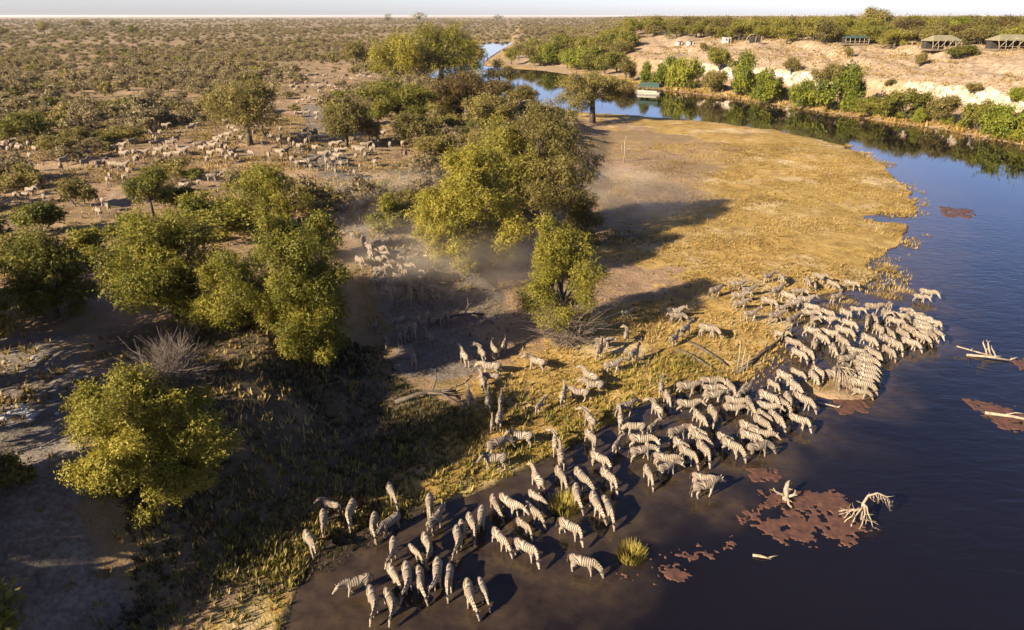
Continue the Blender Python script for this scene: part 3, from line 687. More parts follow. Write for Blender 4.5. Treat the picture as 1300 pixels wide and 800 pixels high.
ZS = []      # every zebra: x, y, ground z, heading, pose, herd index, photo x, y
for hi_, (ox, oy, sc_, phrase, end, axis, dpose, pts) in enumerate(HERDS):
    for (zx, zy, a, pz) in pts:
        px, py = ox + zx / sc_, oy + zy / sc_
        x, y, z = hit(px, py, 0.92, sea=-0.12)
        qx, qy, qz = hit(px + 7 * math.cos(R(a)), py + 7 * math.sin(R(a)), 0.92, sea=-0.12)
        ZS.append((x, y, max(z, -0.42), math.atan2(qy - y, qx - x), pz or dpose, hi_, px, py))
# mud stirred up round the wading animals
rv = bpy.data.objects['river'].data
wz = np.array([(q[0], q[1]) for q in ZS if q[2] < .05 and math.hypot(q[0], q[1]) < 125])
co = np.empty(len(rv.vertices) * 3, np.float32); rv.vertices.foreach_get('co', co); co = co.reshape(-1, 3)
sh0 = np.empty(len(co), np.float32); rv.attributes['shallow'].data.foreach_get('value', sh0)
nd = np.full(len(co), 1e9)
for a, b in wz: nd = np.minimum(nd, (co[:, 0] - a) ** 2 + (co[:, 1] - b) ** 2)
murk = (1 - ss(np.sqrt(nd) + (fbm(co[:, 0] * .6, co[:, 1] * .6, 95, 3) - .5) * 3, .8, 4.2)) * .9
rv.attributes['shallow'].data.foreach_set('value', np.maximum(sh0, murk).astype(np.float32))
FACE = ['facing away to the right', 'facing away', 'facing away to the left', 'facing left', 'facing left towards the viewer', 'facing the viewer', 'facing right towards the viewer', 'facing right']
POSE_W = {'S': 'standing head up', 'W': 'walking', 'D': 'head down', 'L': 'head level'}
order = sorted(range(len(ZS)), key=lambda i: math.hypot(ZS[i][0], ZS[i][1]))
single = set(order[:300])
ztot = {}
for k in range(len(HERDS)):
    ids = [i for i in single if ZS[i][5] == k]
    ax = 6 if HERDS[k][5] == 'x' else 7
    ids.sort(key=lambda i: ZS[i][ax])
    for n_, i in enumerate(ids): ztot[i] = (n_, len(ids))
for i in order[:300]:
    x, y, z, yaw, pz, hi_, px, py = ZS[i]
    oct_ = FACE[int(((math.degrees(yaw) % 360) + 360 - 22.5) // 45) % 8]
    n_, tot = ztot[i]
    phrase, end = HERDS[hi_][3], HERDS[hi_][4]
    lab = f'{words_of(n_)} zebra from {end}, {phrase}' if tot > 1 else f'lone zebra, {phrase}'
    for extra in (f', {POSE_W[pz]}, {oct_}', f', {oct_}', f', {POSE_W[pz]}'):
        if len((lab + extra).replace('-', ' ').split()) <= 16: lab += extra; break
    s = .87 + rng.uniform(-.09, .06)
    if rng.random() < .10: s *= rng.uniform(.68, .85)
    near = math.hypot(x, y) < 118
    if near:
        key = {'S': ('S1', 'S2', 'S3'), 'W': ('W1', 'W2'), 'D': ('D1', 'D2', 'D3', 'D4', 'D5'), 'L': ('L1', 'L2')}[pz]
        key = key[int(rng.integers(len(key)))]
        b, m_, t_ = POSES[key]
        r = empty('zebra', (x, y, z), yaw, s)
        obj('body', b, r); obj('mane', m_, r); obj('tail', t_, r)
    else:
        r = obj('zebra', LOW[{'S': 0, 'W': 1, 'L': 1, 'D': 2}[pz]])
        r.location = (x, y, z); r.rotation_euler = (0, 0, yaw); r.scale = (s * 1.2,) * 3
    tag(r, lab, 'zebra', 'zebras of the ' + phrase)
# what is past 300: the farthest of the herd, as one mass
fV, fF, fA, fn = [], [], {'phase': [], 'amp': [], 'dark': []}, 0
tmpl = []
for me in LOW:
    V = np.empty(len(me.vertices) * 3, np.float32); me.vertices.foreach_get('co', V)
    F = np.array([list(p.vertices) for p in me.polygons if len(p.vertices) == 4])
    A = {}
    for an in fA:
        v = np.empty(len(me.vertices), np.float32); me.attributes[an].data.foreach_get('value', v); A[an] = v
    tmpl.append((V.reshape(-1, 3), F, A))
rest_z = [ZS[i] for i in order[300:]]
gz = np.random.default_rng(55)
src_z = [z_ for z_ in ZS if 128 < math.hypot(z_[0], z_[1])]
for k in range(130):
    z_ = src_z[int(gz.integers(len(src_z)))]
    x, y = z_[0] + gz.normal() * 6, z_[1] + gz.normal() * 6
    if min((x - q[0]) ** 2 + (y - q[1]) ** 2 for q in ZS + rest_z) < 1.3 ** 2 or math.hypot(x, y) < math.hypot(ZS[order[299]][0], ZS[order[299]][1]): continue
    rest_z.append((x, y, hgt(x, y), z_[3] + gz.normal() * .5, 'SWLD'[int(gz.integers(4))], 0, 0, 0))
for x, y, z, yaw, pz, hi_, px, py in rest_z:
    V, F, A = tmpl[{'S': 0, 'W': 1, 'L': 1, 'D': 2}[pz]]
    c, s = math.cos(yaw) * 1.08, math.sin(yaw) * 1.08
    fV.append(np.stack([V[:, 0] * c - V[:, 1] * s + x, V[:, 0] * s + V[:, 1] * c + y, V[:, 2] * 1.08 + z], 1)); fF.append(F + fn); fn += len(V)
    for an in fA: fA[an].append(A[an])
if fV:
    me = mesh_np('distant_zebra_herd', np.concatenate(fV), np.concatenate(fF), M['zebra'], True, {k: np.concatenate(v) for k, v in fA.items()})
    tag(obj('distant_zebra_herd', me), 'farthest pale zebras of the herd on the sandy plain', 'zebra herd', kind='stuff')
ZS += [q for q in rest_z if q[6] == 0]
print('zebras', len(ZS))
# ------------------------------------------------------------------ trees and bushes
def leaves_at(C, D, length, width, g, face=None):
    """rhombic leaf sprays at centres C pointing along D, their flat sides turned towards FACE"""
    n = len(C)
    if face is not None:
        Nn = face / (np.linalg.norm(face, axis=1)[:, None] + 1e-9) + g.normal(size=(n, 3)) * .42
        Nn /= np.linalg.norm(Nn, axis=1)[:, None]
        D = D + g.normal(size=(n, 3)) * .9
        D = D - Nn * (D * Nn).sum(1)[:, None]
    D = D / (np.linalg.norm(D, axis=1)[:, None] + 1e-9)
    r = Nn if face is not None else g.normal(size=(n, 3))
    S = np.cross(D, r); S /= np.linalg.norm(S, axis=1)[:, None] + 1e-9
    l = length * g.uniform(.6, 1.4, n)[:, None] * .5; w = width * g.uniform(.6, 1.4, n)[:, None] * .5
    V = np.stack([C - D * l, C + S * w - D * l * .1, C + D * l, C - S * w - D * l * .1], 1).reshape(-1, 3)
    return V, np.arange(4 * n).reshape(-1, 4)

def grow(kind, h, w, n, leaf, seed, depth_ratio=1.0, bare=0.0):
    """crown and trunk meshes for a tree of height h, crown width w, base at the origin"""
    g = np.random.default_rng(seed)
    a = w / 2; b = a * depth_ratio
    clumps = []
    def put(c, r): clumps.append((np.array(c, float), np.array(r, float)))
    def lobe(c, R_, flat_=.85, m=9):
        """a limb's share of the crown: small clumps over a lumpy ball"""
        c = np.array(c, float)
        for j in range(m):
            d = g.normal(size=3); d[2] += .35; d /= np.linalg.norm(d)
            q = g.uniform(.45, 1.0); rr = R_ * g.uniform(.26, .50)
            p = c + d * R_ * q * np.array((1, 1, flat_))
            if p[2] - rr * .6 < 0: p[2] = rr * .6
            put(p, (rr * g.uniform(.9, 1.3), rr * g.uniform(.9, 1.3), rr * g.uniform(.65, .95) * (flat_ * .5 + .5)))
    if kind == 'umbrella':
        for i in range(9):
            th = i * 2.399 + g.uniform(-.3, .3); q = math.sqrt((i + .3) / 9)
            lobe((a * .72 * q * math.cos(th), b * .72 * q * math.sin(th), h * (.80 - .22 * q * q) + g.uniform(-.10, .04) * h), a * g.uniform(.26, .38), .42, 7)
        for i in range(6):
            th = g.uniform(0, 6.28); q = g.uniform(.3, .8)
            lobe((a * q * math.cos(th), b * q * math.sin(th), h * g.uniform(.34, .56)), a * .30, .5, 6)
    elif kind == 'round':
        for i in range(11):
            u = g.uniform(-.75, .9); th = i * 2.399 + g.uniform(-.5, .5); q = math.sqrt(max(0, 1 - u * u))
            rad = g.uniform(.5, .80); R_ = a * g.uniform(.24, .42)
            lobe((a * rad * q * math.cos(th), b * rad * q * math.sin(th), h * .50 + h * .38 * u * rad), R_, min(.9, h / w), 8)
        lobe((0, 0, h * .68), a * .42, .8, 8); lobe((g.uniform(-.2, .2) * a, 0, h * .45), a * .4, .8, 6)
    elif kind == 'weep':      # crown hanging almost to the ground
        for i in range(18):
            u = (i + g.uniform(.1, .9)) / 18; th = i * 2.399 + g.uniform(-.6, .6)
            prof = math.sin(math.pi * min(1, u * .80 + .18)) ** .7
            rad = prof * g.uniform(.42, .78); R_ = a * g.uniform(.26, .42)
            lobe((a * rad * math.cos(th), b * rad * math.sin(th), h * (.12 + .72 * u)), R_, 1.0, 8)
        lobe((0, 0, h * .72), a * .36, 1.0, 7); lobe((0, 0, h * .42), a * .5, 1.0, 6)
    elif kind == 'bush':
        for i in range(7):
            u = g.uniform(0, 1); th = i * 2.399 + g.uniform(-.5, .5); q = math.sqrt(1 - u * u * .9)
            rad = g.uniform(.3, .7)
            lobe((a * rad * q * math.cos(th), b * rad * q * math.sin(th), h * (.26 + .42 * u)), a * g.uniform(.24, .40), min(.8, h / w * 1.2), 5)
    vol = np.array([c[1].prod() ** (2 / 3) for c in clumps])
    cnt = np.maximum(8, (n * vol / vol.sum())).astype(int)
    Vs, Fs, Ts, m = [], [], [], 0
    for (c, r), k in zip(clumps, cnt):
        d = g.normal(size=(k, 3)); d /= np.linalg.norm(d, axis=1)[:, None]
        chain = 4 if n > 3000 else 2
        k2 = max(3, k // chain)
        d = d[:k2]
        lump = fbm(d[:, 0] * 2.2 + c[0], d[:, 1] * 2.2 + d[:, 2] * 1.7 + c[1], seed, 2)
        rad = (.48 + .52 * g.uniform(0, 1, k2) ** .6) * (.70 + .65 * lump)
        P0 = c + d * r * rad[:, None]
        run = d * .8 + g.normal(size=d.shape) * .55 + np.array([0, 0, .15 if kind != 'weep' else 0.0])
        run /= np.linalg.norm(run, axis=1)[:, None]
        st = np.arange(chain)[None, :, None] * leaf * .62
        droop = (np.arange(chain) ** 2)[None, :, None] * leaf * np.array([0, 0, -.085 if kind in ('weep', 'round') else -.02])
        P = (P0[:, None] + run[:, None] * st + droop + g.normal(size=(k2, chain, 3)) * leaf * .22).reshape(-1, 3)
        d2 = np.repeat(d, chain, 0); run = np.repeat(run, chain, 0)
        keep = P[:, 2] > .06
        P, d2, run = P[keep], d2[keep], run[keep]
        V, F = leaves_at(P, run * 1.6, leaf, leaf * .44, g, d2 + np.array([0, 0, .35]))
        t = np.clip(g.normal(.47 + g.uniform(-.26, .26), .13, len(P)), 0, 1)
        Vs.append(V); Fs.append(F + m); Ts.append(np.repeat(t, 4)); m += len(V)
    # loose sprigs standing out of the outline
    ks = max(10, n // 60)
    pick = g.integers(len(clumps), size=ks)
    for q in pick:
        c, r = clumps[q]; d = g.normal(size=3); d[2] = abs(d[2]) * .7; d /= np.linalg.norm(d)
        s0 = c + d * r * .85; k = int(g.integers(5, 11))
        P = s0 + np.outer(np.linspace(0, 1, k) * leaf * g.uniform(2, 4), d + g.normal(size=3) * .25) + g.normal(size=(k, 3)) * leaf * .2
        V, F = leaves_at(P, np.tile(d, (k, 1)) + g.normal(size=(k, 3)) * .6, leaf * .9, leaf * .42, g)
        Vs.append(V); Fs.append(F + m); Ts.append(np.repeat(np.clip(g.normal(.6, .12, k), 0, 1), 4)); m += len(V)
    crown = (np.concatenate(Vs), np.concatenate(Fs), np.concatenate(Ts))
    tb = MB()
    r0 = max(.06, w * (.032 if kind != 'bush' else .014))
    fork = h * {'umbrella': .42, 'round': .30, 'weep': .28, 'bush': .07}[kind]
    lean = g.uniform(-.08, .08, 2) * h
    base = np.array([(0, 0, -.25), (lean[0] * .2, lean[1] * .2, fork * .45), (lean[0] * .5, lean[1] * .5, fork)])
    tb.tube(base, np.array([r0 * 1.35, r0 * 1.0, r0 * .85]), 8)
    sel = g.permutation(len(clumps))[: (13 if kind != 'bush' else 7)]
    for q in sel:
        c, r = clumps[q]
        s = base[2] + g.normal(size=3) * r0 * .3
        mid = (s + c) / 2 + np.array((0, 0, .10 * h if kind == 'umbrella' else -.02 * h)) + g.normal(size=3) * .04 * w
        P = bez(s, mid, c, 6)
        tb.tube(P, np.linspace(r0 * .55, r0 * .12, 6), 6)
        for e in range(2):
            dd = g.normal(size=3); dd[2] = abs(dd[2]); dd /= np.linalg.norm(dd)
            tb.tube([P[3], P[4] + dd * r * .5, c + dd * r * .95], np.array([r0 * .22, r0 * .14, r0 * .05]), 5)
    return crown, tb

def twigs(h, w, n, seed, r=.018):
    """a tangle of bare twigs"""
    g = np.random.default_rng(seed); mb = MB()
    for i in range(n):
        th = g.uniform(0, 6.28); q = g.uniform(.25, 1)
        e = np.array((w / 2 * q * math.cos(th), w / 2 * q * math.sin(th), h * g.uniform(.25, 1) * (1 - .35 * q)))
        s = np.array((g.normal() * .12 * w, g.normal() * .12 * w, 0))
        mid = (s + e) / 2 + np.array((0, 0, h * .18)) + g.normal(size=3) * .06 * w
        P = bez(s, mid, e, 5)
        mb.tube(P, np.linspace(r * 2, r * .5, 5), 4)
        for k in range(3):
            d = g.normal(size=3); d[2] = abs(d[2]) * .6
            mb.tube([P[2 + k % 2], P[3] + d * .05 * w, e + d * .13 * w], np.array([r, r * .7, r * .4]), 4)
    return mb

def plant(name, cat, label, base, top_py, width_px, kind, leafmat, n, leaf, seed, group=None, depth=1.0, rz=None, hmul=1.0):
    x, y, z = hit(*base)
    zc = y / (cp + 0) ; dist = math.sqrt(x * x + y * y + (CAM_H - z) ** 2)
    ax = y * cp + (CAM_H - z) * sp_                  # distance along the view axis
    w = width_px / FPX * ax
    h = max(0.7, top_height(x, y, z, top_py)) * hmul
    (V, F, T), tb = grow(kind, h, w, n, leaf, seed, depth)
    r = empty(name, (x, y, z), 0 if rz is None else rz)
    obj('crown', mesh_np('crown', V, F, M[leafmat], False, {'tint': T}), r)
    tb.build('trunk', M['bark'], r, True)
    tag(r, label, cat, group)
    return r, h, w
PLACED = []    # photo x, photo y, short name: for naming smaller bushes after what they stand by

# (base photo point, crown top row, crown width in the photo, kind, leaves, how many, leaf size, label, depth, landmark name)
TREES = [
 ((205, 640), 468, 184, 'weep', 'leaf_lime', 80000, 0.142, 'big bright yellow-green tree alone on the dark shaded bank at front', 1.0, 'front shaded-bank tree'),
 ((372, 446), 262, 160, 'weep', 'leaf_lime', 65000, 0.163, 'tall bright green tree with a hanging lower lobe above the mud slope', .9, 'tall two-lobed green tree'),
 ((398, 462), 358, 100, 'weep', 'leaf_lime', 30000, 0.155, 'low bright green tree tucked under the tall two-lobed tree', .9, None),
 ((225, 402), 264, 176, 'weep', 'leaf_lime', 45000, 0.189, 'broad olive-green tree just behind and beside the tall two-lobed tree', .8, 'broad olive tree'),
 ((296, 420), 312, 84, 'weep', 'leaf_lime', 20000, 0.172, 'smaller yellow-green tree squeezed between the broad olive and two-lobed trees', .9, None),
 ((72, 402), 296, 116, 'weep', 'leaf_green', 27500, 0.189, 'spreading flat-topped green tree at the edge of the shaded bank', .8, 'spreading bank-edge tree'),
 ((-2, 436), 348, 66, 'bush', 'leaf_olive', 11250, 0.275, 'dark olive tree cut off by the picture edge above the bank', .9, None),
 ((22, 356), 268, 84, 'bush', 'leaf_olive', 10000, 0.275, 'wide grey-olive thicket behind the spreading bank-edge tree', .8, None),
 ((345, 296), 206, 100, 'weep', 'leaf_lime', 20000, 0.206, 'bright green bushy tree directly behind the tall two-lobed tree', .8, 'bright bushy tree'),
 ((262, 296), 234, 96, 'bush', 'leaf_lime', 8750, 0.292, 'low lime-green thicket left of the bright bushy tree', .8, None),
 ((195, 276), 202, 66, 'round', 'leaf_green', 13750, 0.224, 'round mid-green tree standing alone below the walking column', .9, 'round lone tree'),
 ((318, 184), 86, 110, 'round', 'leaf_olive', 17500, 0.387, 'tall dark umbrella thorn tree with zebras around its trunk', 1.0, 'tall umbrella tree'),
 ((600, 342), 166, 140, 'weep', 'leaf_lime', 55000, 0.206, 'large light green tree left of the grove centre over the dusty slope', .9, 'large grove tree'),
 ((556, 330), 232, 84, 'weep', 'leaf_lime', 22500, 0.189, 'lower leafy tree on the gully side of the large grove tree', .9, None),
 ((690, 284), 120, 142, 'weep', 'leaf_olive', 50000, 0.224, 'large dull-olive tree with russet top in the grove centre', .9, 'russet-topped grove tree'),
 ((640, 262), 146, 112, 'weep', 'leaf_green', 30000, 0.232, 'green tree filling the gap behind the two large grove trees', .9, None),
 ((494, 298), 238, 66, 'bush', 'leaf_green', 10000, 0.258, 'dense rounded green bush on the edge of the dusty gully', .9, 'rounded gully bush'),
 ((706, 424), 266, 120, 'weep', 'leaf_lime', 42500, 0.163, 'bright yellow-green tree with bare tangled stems at the water meadow edge', .9, 'bare-stemmed tree'),
 ((738, 316), 236, 58, 'weep', 'leaf_olive', 11250, 0.206, 'small grey-green tree just behind the bare-stemmed tree', .9, None),
 ((752, 156), 84, 112, 'umbrella', 'leaf_olive', 27500, 0.361, 'dark umbrella tree on a leaning trunk beside the river', 1.0, 'leaning river umbrella tree'),
 ((592, 158), 80, 118, 'umbrella', 'leaf_rust', 22500, 0.387, 'rusty brown flat-topped tree near the river bend', .9, 'rusty flat-topped tree'),
 ((620, 178), 108, 74, 'umbrella', 'leaf_olive', 12500, 0.387, 'dark flat-topped tree in front of the rusty flat-topped tree', .9, None),
 ((505, 172), 94, 100, 'umbrella', 'leaf_green', 20000, 0.387, 'green flat-topped tree left of the rusty flat-topped tree', .9, 'green flat-topped tree'),
 ((440, 186), 114, 72, 'round', 'leaf_olive', 13750, 0.361, 'olive tree at the outer side of the green flat-topped tree', .9, None),
 ((528, 190), 138, 60, 'round', 'leaf_olive', 7500, 0.387, 'dull bushy tree in front of the green flat-topped tree', .9, None),
 ((560, 103), 30, 112, 'weep', 'leaf_lime', 27500, 0.645, 'large golden-green tree at the river bend, tallest of its clump', .9, 'golden-green bend tree'),
 ((510, 99), 48, 84, 'weep', 'leaf_lime', 17500, 0.645, 'shorter golden-green tree at the outer side of the bend clump', .9, None),
 ((598, 96), 46, 56, 'weep', 'leaf_lime', 10000, 0.645, 'narrow golden-green tree at the river side of the bend clump', .9, None),
 ((452, 82), 48, 40, 'round', 'leaf_olive', 6250, 0.774, 'dark round tree left of the golden-green bend clump', 1.0, None),
 ((34, 186), 138, 76, 'umbrella', 'leaf_green', 8750, 0.387, 'wide flat dark-green tree behind the far-left zebra cluster', .9, 'wide flat tree'),
 ((300, 250), 208, 36, 'bush', 'leaf_grey', 3125, 0.301, 'dry brownish bush behind the bright bushy tree', .9, None),
 ((470, 184), 142, 30, 'round', 'leaf_olive', 3125, 0.344, 'small dark tree under the olive and green flat-topped trees', .9, None),
 ((-8, 330), 262, 60, 'bush', 'leaf_green', 5000, 0.31, 'green thicket at the picture edge behind the shaded trio', .9, None),
 ((150, 352), 300, 44, 'bush', 'leaf_olive', 4375, 0.275, 'low olive bush between the spreading and broad olive trees', .9, None),
 ((12, 622), 578, 64, 'bush', 'leaf_olive', 4375, 0.206, 'small dull bush in shade on the bank at the picture edge', .9, 'shaded edge bush'),
 ((128, 556), 484, 66, 'weep', 'leaf_lime', 17500, 0.138, 'leaning leafy side stem left of the big front tree', .9, None),
 ((112, 344), 278, 62, 'bush', 'leaf_lime', 9000, .26, 'yellow-green thicket between the spreading and broad olive trees', .9, None),
 ((166, 318), 262, 60, 'bush', 'leaf_green', 8000, .28, 'green thicket right behind the broad olive tree', .9, None),
 ((52, 300), 244, 70, 'bush', 'leaf_green', 7000, .3, 'green thicket in front of the shaded trio of zebras', .9, None),
 ((408, 330), 268, 60, 'weep', 'leaf_lime', 9000, .24, 'bright leafy side crown at the gully side of the bright bushy tree', .9, None),
 ((232, 264), 228, 46, 'bush', 'leaf_olive', 5000, .3, 'olive bush beside the round lone tree', .9, None),
 ((96, 262), 222, 58, 'bush', 'leaf_olive', 6000, .3, 'olive thicket in front of the standing line of zebras', .9, None),
 ((36, 240), 206, 60, 'bush', 'leaf_olive', 5000, .32, 'olive thicket below the cluster at the clearing edge', .9, None),
 ((560, 152), 112, 56, 'round', 'leaf_green', 7000, .42, 'green tree between the green and rusty flat-topped trees', .9, None),
 ((57, 44), 25, 20, 'round', 'leaf_olive', 2500, 1.1, 'dark rounded tree alone on the far plain, with a pale trunk', .9, None),
 ((108, 39), 23, 26, 'umbrella', 'leaf_olive', 2500, 1.2, 'wide dark tree far out on the plain, second of the dark ones', .9, None),
 ((3, 48), 33, 20, 'round', 'leaf_olive', 2500, 1.0, 'dark tree on the far plain at the picture edge', .9, None),
 ((146, 37), 25, 18, 'umbrella', 'leaf_olive', 2200, 1.2, 'smaller flat dark tree far out on the plain, third of the dark ones', .9, None),
 ((168, 45), 30, 18, 'round', 'leaf_green', 2500, 1.0, 'dark green tree far on the plain, nearest of the dark ones to the herd', .9, None),
 ((492, 29), 16, 14, 'round', 'leaf_olive', 2000, 1.6, 'small dark tree breaking the horizon before the golden-green clump', .9, None),
 ((532, 29), 15, 24, 'umbrella', 'leaf_olive', 2500, 1.7, 'cluster-like wide dark tree on the horizon behind the golden-green clump', .9, None),
 ((632, 28), 16, 14, 'round', 'leaf_olive', 2000, 1.6, 'small dark tree on the horizon above the inner river bend', .9, None),
 ((634, 106), 74, 46, 'round', 'leaf_olive', 7000, .5, 'dark olive tree on the reedy inner shore of the river bend', .9, None),
 ((664, 140), 106, 50, 'round', 'leaf_olive', 9000, .4, 'dull tree on the river edge between the rusty and umbrella trees', .9, None),
]
for i, (bp, tp, wp, kind, lm, n, lf, lab, dep, lmk) in enumerate(TREES):
    nm = 'bush' if kind == 'bush' else 'tree'
    r, h, w = plant(nm, nm, lab, bp, tp, wp, kind, lm, n, lf, 100 + i, None, dep, hmul=1.0)
    if lmk: PLACED.append((bp[0], bp[1], lmk))
    if lab.startswith('bright yellow-green tree with bare'):
        t = twigs(h * .42, w * .78, 210, 5, .013).build('bare_stems', M['twig'], r); t.location = (.7, -1.5, -.1)
    if lab.startswith('big bright yellow-green tree alone'):
        mb = twigs(h * .50, w * .52, 200, 6, .011)
        t = mb.build('dry_branches', M['twig'], r); t.location = (.5, 2.4, h * .62)

# trees past the picture edge whose shade falls on the bank
SHADE_W = ['', 'broad ', 'dense ', 'narrow ', 'ragged ', 'tall ', 'rounded ', 'low ', 'dull ']
for i, (x, y, h, w) in enumerate([(-(.667 * q + 6.2) - 5.2 - j, q, h, w) for q, j, h, w in ((17, .3, 4.0, 7), (20, -2.2, 3.0, 5), (22, .5, 5, 8), (24.5, -2.0, 3.2, 5), (29.5, .8, 10, 8.5), (35, .5, 10, 9.5), (41, 1, 9.5, 10), (47, 0, 9, 9))]):
    (V, F, T), tb = grow('round', h, w, 7000, .42, 300 + i)
    r = empty('tree', (x, y, hgt(x, y)))
    obj('crown', mesh_np('crown', V, F, M['leaf_green'], False, {'tint': T}), r); tb.build('trunk', M['bark'], r, True)
    tag(r, f'{SHADE_W[i]}green tree past the picture edge shading the near bank', 'tree', 'trees shading the near bank')

# ---- shared meshes for everything smaller or farther
def template(kind, h, w, n, leaf, seed, mat):
    (V, F, T), tb = grow(kind, h, w, n, leaf, seed)
    return mesh_np('crown', V, F, M[mat], False, {'tint': T}), tb.mesh('trunk', M['bark'], True), h, w
def variants(kind, h, w, n, leaf, mats, seed): return {m: [template(kind, h, w, n, leaf, seed + 10 * i + k, m) for k in range(2)] for i, m in enumerate(mats)}
BIG = variants('round', 7, 8, 4600, .42, ['leaf_bank', 'leaf_green', 'leaf_olive'], 500)
FLATT = variants('umbrella', 7, 9.5, 5000, .44, ['leaf_green', 'leaf_olive', 'leaf_rust'], 600)
BUSH = variants('bush', 2.4, 3.6, 1500, .25, ['leaf_olive', 'leaf_grey', 'leaf_green'], 700)
BANKB = variants('bush', 4.0, 7.0, 7000, .28, ['leaf_bank', 'leaf_green', 'leaf_olive'], 800)
def copy_of(tp, name, x, y, z, w, h, rz):
    c, t, th, tw = tp
    r = empty(name, (x, y, z), rz); r.scale = (w / tw, w / tw, h / th)
    obj('crown', c, r); obj('trunk' if name == 'tree' else 'stems', t, r)
    return r

# bushes and trees along the far bank: (base, top row, width, leaves, label)
BANK = [
 ((826, 112), 86, 30, 'leaf_bank', 'yellow-green bush right behind the moored houseboat'), ((868, 112), 72, 40, 'leaf_bank', 'bright green bush next after the houseboat along the far bank'),
 ((846, 106), 78, 34, 'leaf_bank', 'bright bush between the houseboat bushes, set back uphill'), ((912, 92), 66, 36, 'leaf_green', 'darker green tree standing on the chalk slope behind the bank bushes'),
 ((940, 122), 78, 44, 'leaf_bank', 'tall bright bush at the water with the dark slope tree behind it'), ((905, 118), 94, 34, 'leaf_olive', 'dull olive bush before the dark slope tree'),
 ((978, 130), 96, 46, 'leaf_bank', 'broad lime bush at the water, next beyond the tall bright one'), ((1018, 136), 100, 40, 'leaf_bank', 'brightest yellow-green bush on the far bank by the water'),
 ((1056, 142), 94, 54, 'leaf_bank', 'large dark-green bush at the water beyond the brightest one'), ((1052, 110), 86, 38, 'leaf_olive', 'brownish shrub on the slope above the large dark-green bush'),
 ((1004, 96), 78, 26, 'leaf_olive', 'small dull shrub on the slope above the lime bushes'), ((1105, 148), 122, 44, 'leaf_green', 'low green bush under the long chalk face'),
 ((1150, 152), 110, 62, 'leaf_green', 'wide green thicket under the chalk face'), ((1196, 156), 118, 48, 'leaf_olive', 'olive thicket joining the wide thicket under the chalk'),
 ((1240, 168), 126, 56, 'leaf_green', 'green thicket near the picture edge at the water'), ((1280, 176), 118, 60, 'leaf_bank', 'large yellow-green bush at the picture edge by the water'),
 ((1086, 134), 90, 26, 'leaf_green', 'narrow dark bush beside the long chalk face'), ((1236, 120), 104, 22, 'leaf_olive', 'little bush growing on the bare chalk'),
 ((1168, 84), 66, 20, 'leaf_olive', 'small bush on the sandy slope below the thatched shelter'), ((1218, 76), 56, 44, 'leaf_green', 'round green bush between the two thatched shelters'),
 ((1076, 74), 62, 14, 'leaf_olive', 'tiny dark bush on the slope under the long green tent'), ((893, 66), 56, 14, 'leaf_olive', 'tiny dark bush at the top of the slope near the white hut'),
 ((1130, 110), 100, 16, 'leaf_olive', 'tiny bush at the lip of the long chalk face'), ((1292, 130), 104, 30, 'leaf_bank', 'bright bush uphill at the picture edge'),
 ((880, 100), 84, 20, 'leaf_olive', 'small olive bush at the foot of the first chalk patch'), ((960, 112), 96, 24, 'leaf_olive', 'dull bush wedged between two bright water-side bushes'),
 ((700, 80), 60, 42, 'leaf_bank', 'bright lime tree on the low far bank behind the sand spit'), ((735, 88), 62, 50, 'leaf_bank', 'wide bright green tree beyond the sand spit nearest the houseboat'),
 ((672, 72), 54, 30, 'leaf_bank', 'lime bush at the inner end of the sand spit'), ((768, 96), 72, 34, 'leaf_green', 'green bush between the sand spit and the chalk slope'),
 ((795, 104), 80, 30, 'leaf_olive', 'olive bush on the houseboat\'s inner side'), ((716, 70), 48, 44, 'leaf_green', 'mid-green tree behind the bright lime trees of the spit'),
]
for i, (bp, tp, wp, lm, lab) in enumerate(BANK):
    x, y, z = hit(*bp); ax = y * cp + (CAM_H - z) * sp_
    w = wp / FPX * ax * 1.25; h = min(max(1.2, top_height(x, y, z, tp) * (1.35 if bp[0] < 1090 else 1.05)), w * 1.2)
    T = BANKB
    r = copy_of(T[lm][i % 2], 'bush', x, y, z - .1, w, h, i * 1.3)
    tag(r, lab, 'bush', 'bushes along the far bank')
    PLACED.append((bp[0], bp[1], None))

# lower bushes that close the gaps along the waterline
gb = np.random.default_rng(66); objs_b = []
for px in np.arange(838, 1300, 13):
    px = px + gb.uniform(-4, 4); py = float(np.interp(px, [800, 850, 920, 1000, 1100, 1200, 1300], [109, 115, 122, 134, 149, 164, 184])) - gb.uniform(3, 9)
    x, y, z = hit(px, py)
    lm = ['leaf_bank', 'leaf_green', 'leaf_olive', 'leaf_bank'][int(gb.integers(4))]
    w, h = gb.uniform(3.5, 6.5), gb.uniform(2.0, 4.2)
    r = copy_of(BANKB[lm][int(gb.integers(2))], 'bush', x, y, z - .1, w, h, gb.uniform(0, 6))
    l = {'leaf_bank': 'low bright', 'leaf_green': 'low green', 'leaf_olive': 'low dull'}[lm] + ' bush in the waterside fringe of the far bank'
    tag(r, l, 'bush', 'fringe bushes along the far bank'); objs_b.append((r, l, px))

